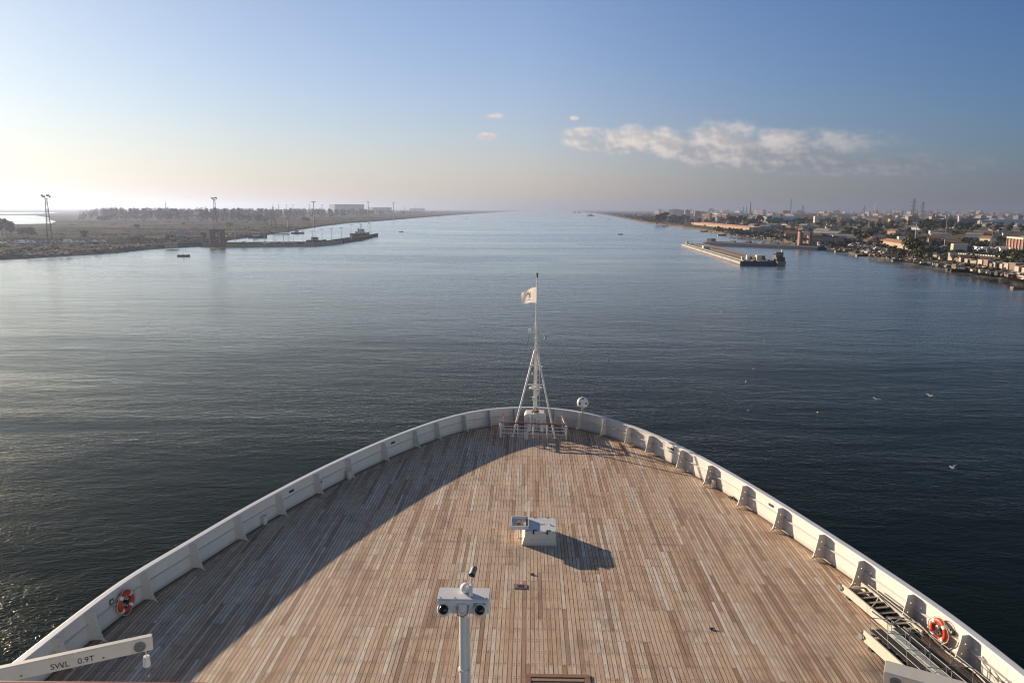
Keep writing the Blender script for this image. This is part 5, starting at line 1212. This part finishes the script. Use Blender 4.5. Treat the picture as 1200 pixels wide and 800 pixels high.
def tug(x, y, L_, rz, label, hullm, group=None):
    p = at(x, y, 0); o = thing('tugboat', label, 'tugboat', p, rz, group); W_ = L_ * .3; H_ = L_ * .085 + .4
    hull_mb(L_, W_, H_, L_ * .07).build('hull', hullm, o, smooth=True)
    MB().box((-L_ * .22, -W_ * .3, H_ - .1), (L_ * .2, W_ * .3, H_ + L_ * .1)).build('deckhouse', P_CREAM, o, bevel=.05); wh = MB().box((-L_ * .02, -W_ * .24, H_ + L_ * .101), (L_ * .16, W_ * .24, H_ + L_ * .2)).build('wheelhouse', P_CREAM, o, bevel=.05)
    MB().box((.0, -W_ * .245, H_ + L_ * .145), (L_ * .165, W_ * .245, H_ + L_ * .185)).build('window', M_WINDOW, wh)
    MB().lathe([(L_ * .035, H_ + L_ * .1), (L_ * .03, H_ + L_ * .22), (0, H_ + L_ * .22)], 10, Matrix.Translation((-L_ * .12, 0, 0))).build('funnel', M_LATT, o); MB().tube([(L_ * .05, 0, H_ + L_ * .2), (L_ * .05, 0, H_ + L_ * .42)], L_ * .008 + .03, 6).tube([(L_ * .05, -W_ * .15, H_ + L_ * .34), (L_ * .05, W_ * .15, H_ + L_ * .34)], L_ * .005 + .02, 5).build('mast', M_LATT, o)
    for s in (-1, 1):
        for u in (-.3, -.1, .12): MB().lathe([(.25, -.12), (.5, -.12), (.5, .12), (.25, .12), (.25, -.12)], 10, Matrix.Translation((L_ * u, s * (W_ * .5 + .05), H_ * .6)) @ Matrix.Rotation(R(90), 4, 'X')).build('tyre_fender', M_DARK, o)
    return o
tug(422.5, 276.5, 20, .9, 'small tugboat moored at the tip of the breakwater', plain('green_hull', (.05, .08, .05), .6, .2, 1))
boat('motor_boat', 215.5, 300.7, 6.0, .1, M_DARK, 'dark open boat crossing the water off the left bank', 'boat', False)
p = at(214.8, 300.7, .4)
mb = MB(); mb.lathe([(.05, .35), (.24, .4), (.26, .9), (.12, 1.12), (.07, 1.15)], 10); mb.ball((0, 0, 1.30), .13, 10); mb.tube([(.2, 0, 1.0), (.36, .1, .7), (.5, .12, .62)], .06, 6); mb.tube([(-.2, 0, 1.0), (-.3, .1, .72), (-.1, .3, .62)], .06, 6); mb.tube([(.1, 0, .42), (.2, .4, .45), (.2, .45, .08)], .08, 6); mb.tube([(-.1, 0, .42), (-.2, .4, .45), (-.2, .45, .08)], .08, 6)
o = tag(mb.build('person', plain('dark_clothes', (.03, .03, .035), .9, .2, 4), smooth=True), 'person in dark clothes seated in the dark open boat', 'person'); o.location = p
boat('motor_boat', 302, 279, 15, .1, M_BLUE, 'blue boat with white cabin moored inside the basin', 'boat')
boat('motor_boat', 349, 274, 12, .2, M_DARK, 'dark cabin boat moored at the far side of the basin', 'boat')
boat('motor_boat', 371, 284, 14, .0, M_DARK, 'dark cabin boat lying behind the breakwater bend', 'boat', mat2=P_GREY)
boat('motor_boat', 470, 272, 4.5, .3, M_DARK, 'tiny dark boat in open water right of the breakwater', 'boat', False)
boat('motor_boat', 727, 275, 5, .2, M_DARK, 'tiny dark boat alone in mid canal left of the barge', 'boat', False)
tug(672.5, 249.3, 38, .3, 'distant dark dredger tug, left of the pair far up the canal', M_LATT); tug(678.5, 249.6, 34, .1, 'distant dark tug, right of the pair far up the canal', M_LATT)
o = tug(692, 253.3, 26, -.4, 'distant workboat with raised jib up the canal', M_LATT); MB().tube([(-6, 0, 2), (-17, 0, 16)], .5, 5).build('jib', M_LATT, o); MB().tube([(-2, 0, 4), (-10, 3, 14)], .4, 5).build('jib', M_LATT, o)
for x, y, lb in ((546, 256.5, 'left channel buoy standing up the canal'), (713.5, 257.6, 'right channel buoy standing up the canal')):
    p = at(x, y, 0); o = thing('channel_buoy', lb, 'buoy', p); MB().lathe([(0, -.6), (1.6, -.6), (1.7, .6), (1.2, .8), (0, .8)], 12).build('float', M_RUST if x > 600 else M_LATT, o); MB().lathe([(1.0, .8), (.35, 4.2), (.35, 4.6), (0, 4.7)], 8).build('tower', M_RUST if x > 600 else M_LATT, o)
M_TURQ = plain('turquoise_paint', (.05, .28, .30), .5, .2, 1)
boat('rowing_boat', 1183, 324, 6.5, -.25, M_TURQ, 'turquoise open boat pulled up below the shore huts', 'boat', False)
boat('motor_boat', 1195.5, 338.5, 6.0, .15, HW[1], 'brown open boat off the near right shore at the picture edge', 'boat', False)
boat('motor_boat', 1132, 319, 11, -.3, M_DARK, 'long dark boat moored below the shore huts', 'boat', mat2=P_GREY); 
for x, y, L_ in ((1118, 317, 6), (1152, 321.5, 7), (1160, 322.5, 6), (1170, 324, 6), (1143, 319.5, 5), (1086, 311, 6), (1052, 306, 6), (1010, 300.2, 7), (985, 295.5, 7), (1195, 328, 6), (780, 265.7, 9), (825, 271.8, 9), (846, 276.2, 9)):
    boat('rowing_boat', x, y, L_, rnd.uniform(-.6, .3), rnd.choice((HW[1], M_DARK, M_LATT)), 'small brown or dark open boat drawn up along the right shore', 'boat', False, 'open boats along the right shore')

# --- the floating bridge section moored in the canal, and the second one by the bank
NL, FL, NR = at(867.6, 311, 0), at(798.7, 288.6, 0), at(908, 311.3, 0)
d = (FL - NL); ln = d.length; ex = d.normalized(); ey = Vector((0, 0, 1)).cross(ex); wd = abs((NR - NL).dot(ey)); 
if (NR - NL).dot(ey) < 0: ey = -ey
FBH = 1.75; M_BRAIL = plain('barge_rail_red', (.085, .022, .016), .8, .3, .6); M_CREAMD = plain('barge_rail_cream', (.22, .185, .13), .8, .3, .6)
bar_ = thing('pontoon_barge', 'long pontoon barge with white side and red rails moored in the canal', 'barge', NL)
mw = Matrix((ex, ey, Vector((0, 0, 1)))).transposed().to_4x4()
def bp(mb, name, mat, **k): o = mb.build(name, mat, bar_, **k); return o
def BX(x0, x1, y0, y1, z0, z1, mb=None): return (mb or MB()).box((x0, y0, z0), (x1, y1, z1), mw)
bp(BX(0, ln, 0, wd, -1, FBH), 'hull', M_BLUE)
mb = MB()
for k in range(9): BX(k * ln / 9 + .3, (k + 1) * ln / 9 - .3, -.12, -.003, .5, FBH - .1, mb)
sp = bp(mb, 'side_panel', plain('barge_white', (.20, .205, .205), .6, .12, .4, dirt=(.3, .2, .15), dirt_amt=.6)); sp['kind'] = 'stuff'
bp(BX(-.05, ln, -.15, -.002, -.3, .45), 'boot_top', M_BRAIL)
bp(BX(.2, ln - .2, .2, wd - .2, FBH + .003, FBH + .05), 'deck', plain('barge_deck', (.10, .14, .10), .85, .35, .25, dirt=(.22, .16, .12), dirt_amt=.6))
for f_ in (.10, .42, .90):
    mb = BX(.5, ln - 1, wd * f_ - .25, wd * f_ + .25, FBH + .051, FBH + .55); bp(mb, 'rail_beam', M_BRAIL if f_ > .2 else M_CREAMD)
bp(BX(.5, ln - 1, wd * .55, wd * .78, FBH + .052, FBH + .25), 'roadway', plain('barge_road', (.14, .13, .12), .9, .3, .3))
for u, f_, w_, h_, m_ in ((.02, .12, 1.6, 2.4, P_CREAM), (.05, .36, 2, 3, P_WHITE), (.03, .62, 3, 3.4, P_CREAM), (.06, .82, 2.4, 2.6, M_RUST), (.62, .30, 5, 2.2, P_WHITE), (.97, .2, 2, 2.2, P_CREAM), (.08, .5, 2, 1.6, M_BLUE)):
    bp(BX(u * ln, u * ln + w_, wd * f_ - w_ * .35, wd * f_ + w_ * .35, FBH + .26, FBH + .1 + h_ * .7), 'winch_house', m_)
for u in [.03 + .94 * k / 11 for k in range(12)]:
    for f_ in (.025, .975): bp(MB().tube([mw @ Vector((u * ln, wd * f_, FBH + .05)), mw @ Vector((u * ln, wd * f_, FBH + 1.1))], .09, 5), 'bollard', M_LATT)
q = NL + ey * (wd + 2.2) + ex * 5
lu = math.atan2(ey.y, ey.x)
o = thing('tugboat', 'dark pusher tug with high wheelhouse lashed to the corner of the barge', 'tugboat', Vector((q.x, q.y, 0)), math.atan2(ex.y, ex.x)); o.scale = (.82, .82, .8)
hull_mb(17, 5.6, 2.4, .9).build('hull', M_LATT, o, smooth=True); MB().box((-6.5, -2.2, 2.3), (3.0, 2.2, 4.6)).build('deckhouse', plain('dark_green_paint', (.022, .034, .024), .6, .3, .6), o, bevel=.05)
wh = MB().box((-4, -1.9, 4.603), (1.0, 1.9, 7.2)).build('wheelhouse', plain('wheelhouse_paint', (.045, .05, .045), .6, .3, .6), o, bevel=.05); MB().box((-4.05, -1.95, 5.6), (1.05, 1.95, 6.7)).build('window', M_WINDOW, wh)
MB().tube([(-1, 0, 7.2), (-1, 0, 11)], .12, 6).tube([(-1, -1.2, 9.6), (-1, 1.2, 9.6)], .08, 5).build('mast', M_LATT, o); MB().tube([(-3.6, -1.2, 7.2), (-3.6, -1.2, 8.8)], .5, 8).build('funnel', P_WHITE, o); MB().tube([(3.2, 0, 2.5), (5.5, 0, 7.5)], .2, 6).build('derrick', M_LATT, o)
for yy in (-2.9, 2.9):
    for xx in (-5, -2, 1): MB().lathe([(.3, -.15), (.6, -.15), (.6, .15), (.3, .15), (.3, -.15)], 10, Matrix.Translation((xx, yy, 1.5)) @ Matrix.Rotation(R(90), 4, 'X')).build('tyre_fender', M_DARK, o)
A_, B_ = at(824, 287.3, 0), at(958, 293.5, 0); d = B_ - A_; ln2 = d.length
o = thing('pontoon_barge', 'dark blue pontoon barge lying along the right bank behind the other', 'barge', A_, math.atan2(d.y, d.x))
MB().box((0, 0, -1), (ln2, 11, 1.9)).build('hull', M_BLUE, o, bevel=.1); MB().box((.3, .3, 1.903), (ln2 - .3, 10.7, 1.96)).build('deck', plain('second_barge_deck', (.15, .13, .11), .9, .35, .25, dirt=(.07, .07, .07), dirt_amt=.6), o)
for f_ in (.2, .8): MB().box((1, 11 * f_ - .3, 1.961), (ln2 - 1, 11 * f_ + .3, 2.5)).build('rail_beam', M_LATT if f_ < .5 else M_RUST, o)
MB().box((.6, 3, 1.97), (4.5, 8, 4.6)).tube([(2.5, 5, 6), (2.5, 5, 10)], .15, 5).build('wheelhouse', M_LATT, o)
for k in range(14): MB().tube([(8 + k * (ln2 - 14) / 13, .7, 2.5), (8 + k * (ln2 - 14) / 13, .7, 3.6)], .1, 5).build('bollard', M_LATT, o)
for k in range(5): x = 20 + k * (ln2 - 40) / 4; MB().cbox((x, 5.5 + 2 * math.sin(k * 2), 2.8), (3.2, 2.2, 1.7)).build('winch_house', (P_GREY, M_RUST, P_CREAM, M_LATT, P_GREY)[k], o)

# --- gulls on and over the water
M_GULL = plain('gull_white', (.78, .78, .76), .7, .06, 9); M_GULLG = plain('gull_grey', (.38, .39, .41), .7, .1, 9)
def gull(x, y, z, fly, rz, label, group, col=None):
    p = at(x, y, z); o = thing('seagull', label, 'seagull', p, rz, group); o.scale = (.95,) * 3 if fly else (.72,) * 3; mb = MB()
    prof = [(-.24, .012, .02), (-.16, .055, .02), (-.05, .085, .015), (.06, .078, .03), (.13, .05, .07), (.19, .052, .10), (.235, .035, .10), (.29, .008, .085)]
    mb.loft([[Vector((px_, r_ * math.cos(2*PI*j/8), pz_ + r_ * .9 * math.sin(2*PI*j/8))) for j in range(8)] for px_, r_, pz_ in prof]); mb.build('body', col or M_GULL, o, smooth=True)
    for s in (-1, 1):
        Q = [(0, .06, .08), (.03, .28, .20), (-.06, .58, .17), (-.10, .60, .168), (-.10, .30, .17), (-.10, .06, .06)] if fly else [(.08, .07, .07), (.0, .095, .06), (-.18, .06, .05), (-.28, .02, .05), (-.2, .02, .09), (.0, .05, .10)]
        mb = MB(); mb.loft([[Vector((a, s * b, c + dz)) for a, b, c in Q] for dz in (0, .012)]); mb.build('wing', col or (M_GULLG if not fly else M_GULL), o)
for x, y in ((845, 365), (896, 399), (848, 407), (883, 432), (874, 447), (958, 483), (877, 481), (1108, 389), (713, 422), (905, 412)): gull(x, y, .02, False, rnd.random() * 6, 'white gull floating on the dark water right of the mast', 'gulls floating on the water')
for x, y in ((1027, 468), (1090, 464), (1116, 548)): gull(x, y, 1.2, True, rnd.random() * 6, 'white gull gliding low over the dark water on the right', 'gulls in flight')
for x, y in ((30, 417), (132, 412)): gull(x, y, .02, False, rnd.random() * 6, 'dark waterbird floating on the bright water on the left', 'dark waterbirds', M_DARK)

#@@END BANKS@@

# ------------------------------------------------------------------ haze
m = bpy.data.materials.new('air'); m.use_nodes = True; t = m.node_tree; t.nodes.clear()
pv = N(t, 'ShaderNodeVolumePrincipled', {'Color': (.36, .42, .58, 1), 'Density': 1.8e-4, 'Anisotropy': .52})
t.links.new(pv.outputs[0], N(t, 'ShaderNodeOutputMaterial').inputs['Volume'])
mb = MB(); mb.box((-FAR - 300, -700, -14), (FAR + 300, FAR + 300, 95))
tag(mb.build('haze', m), kind='stuff')
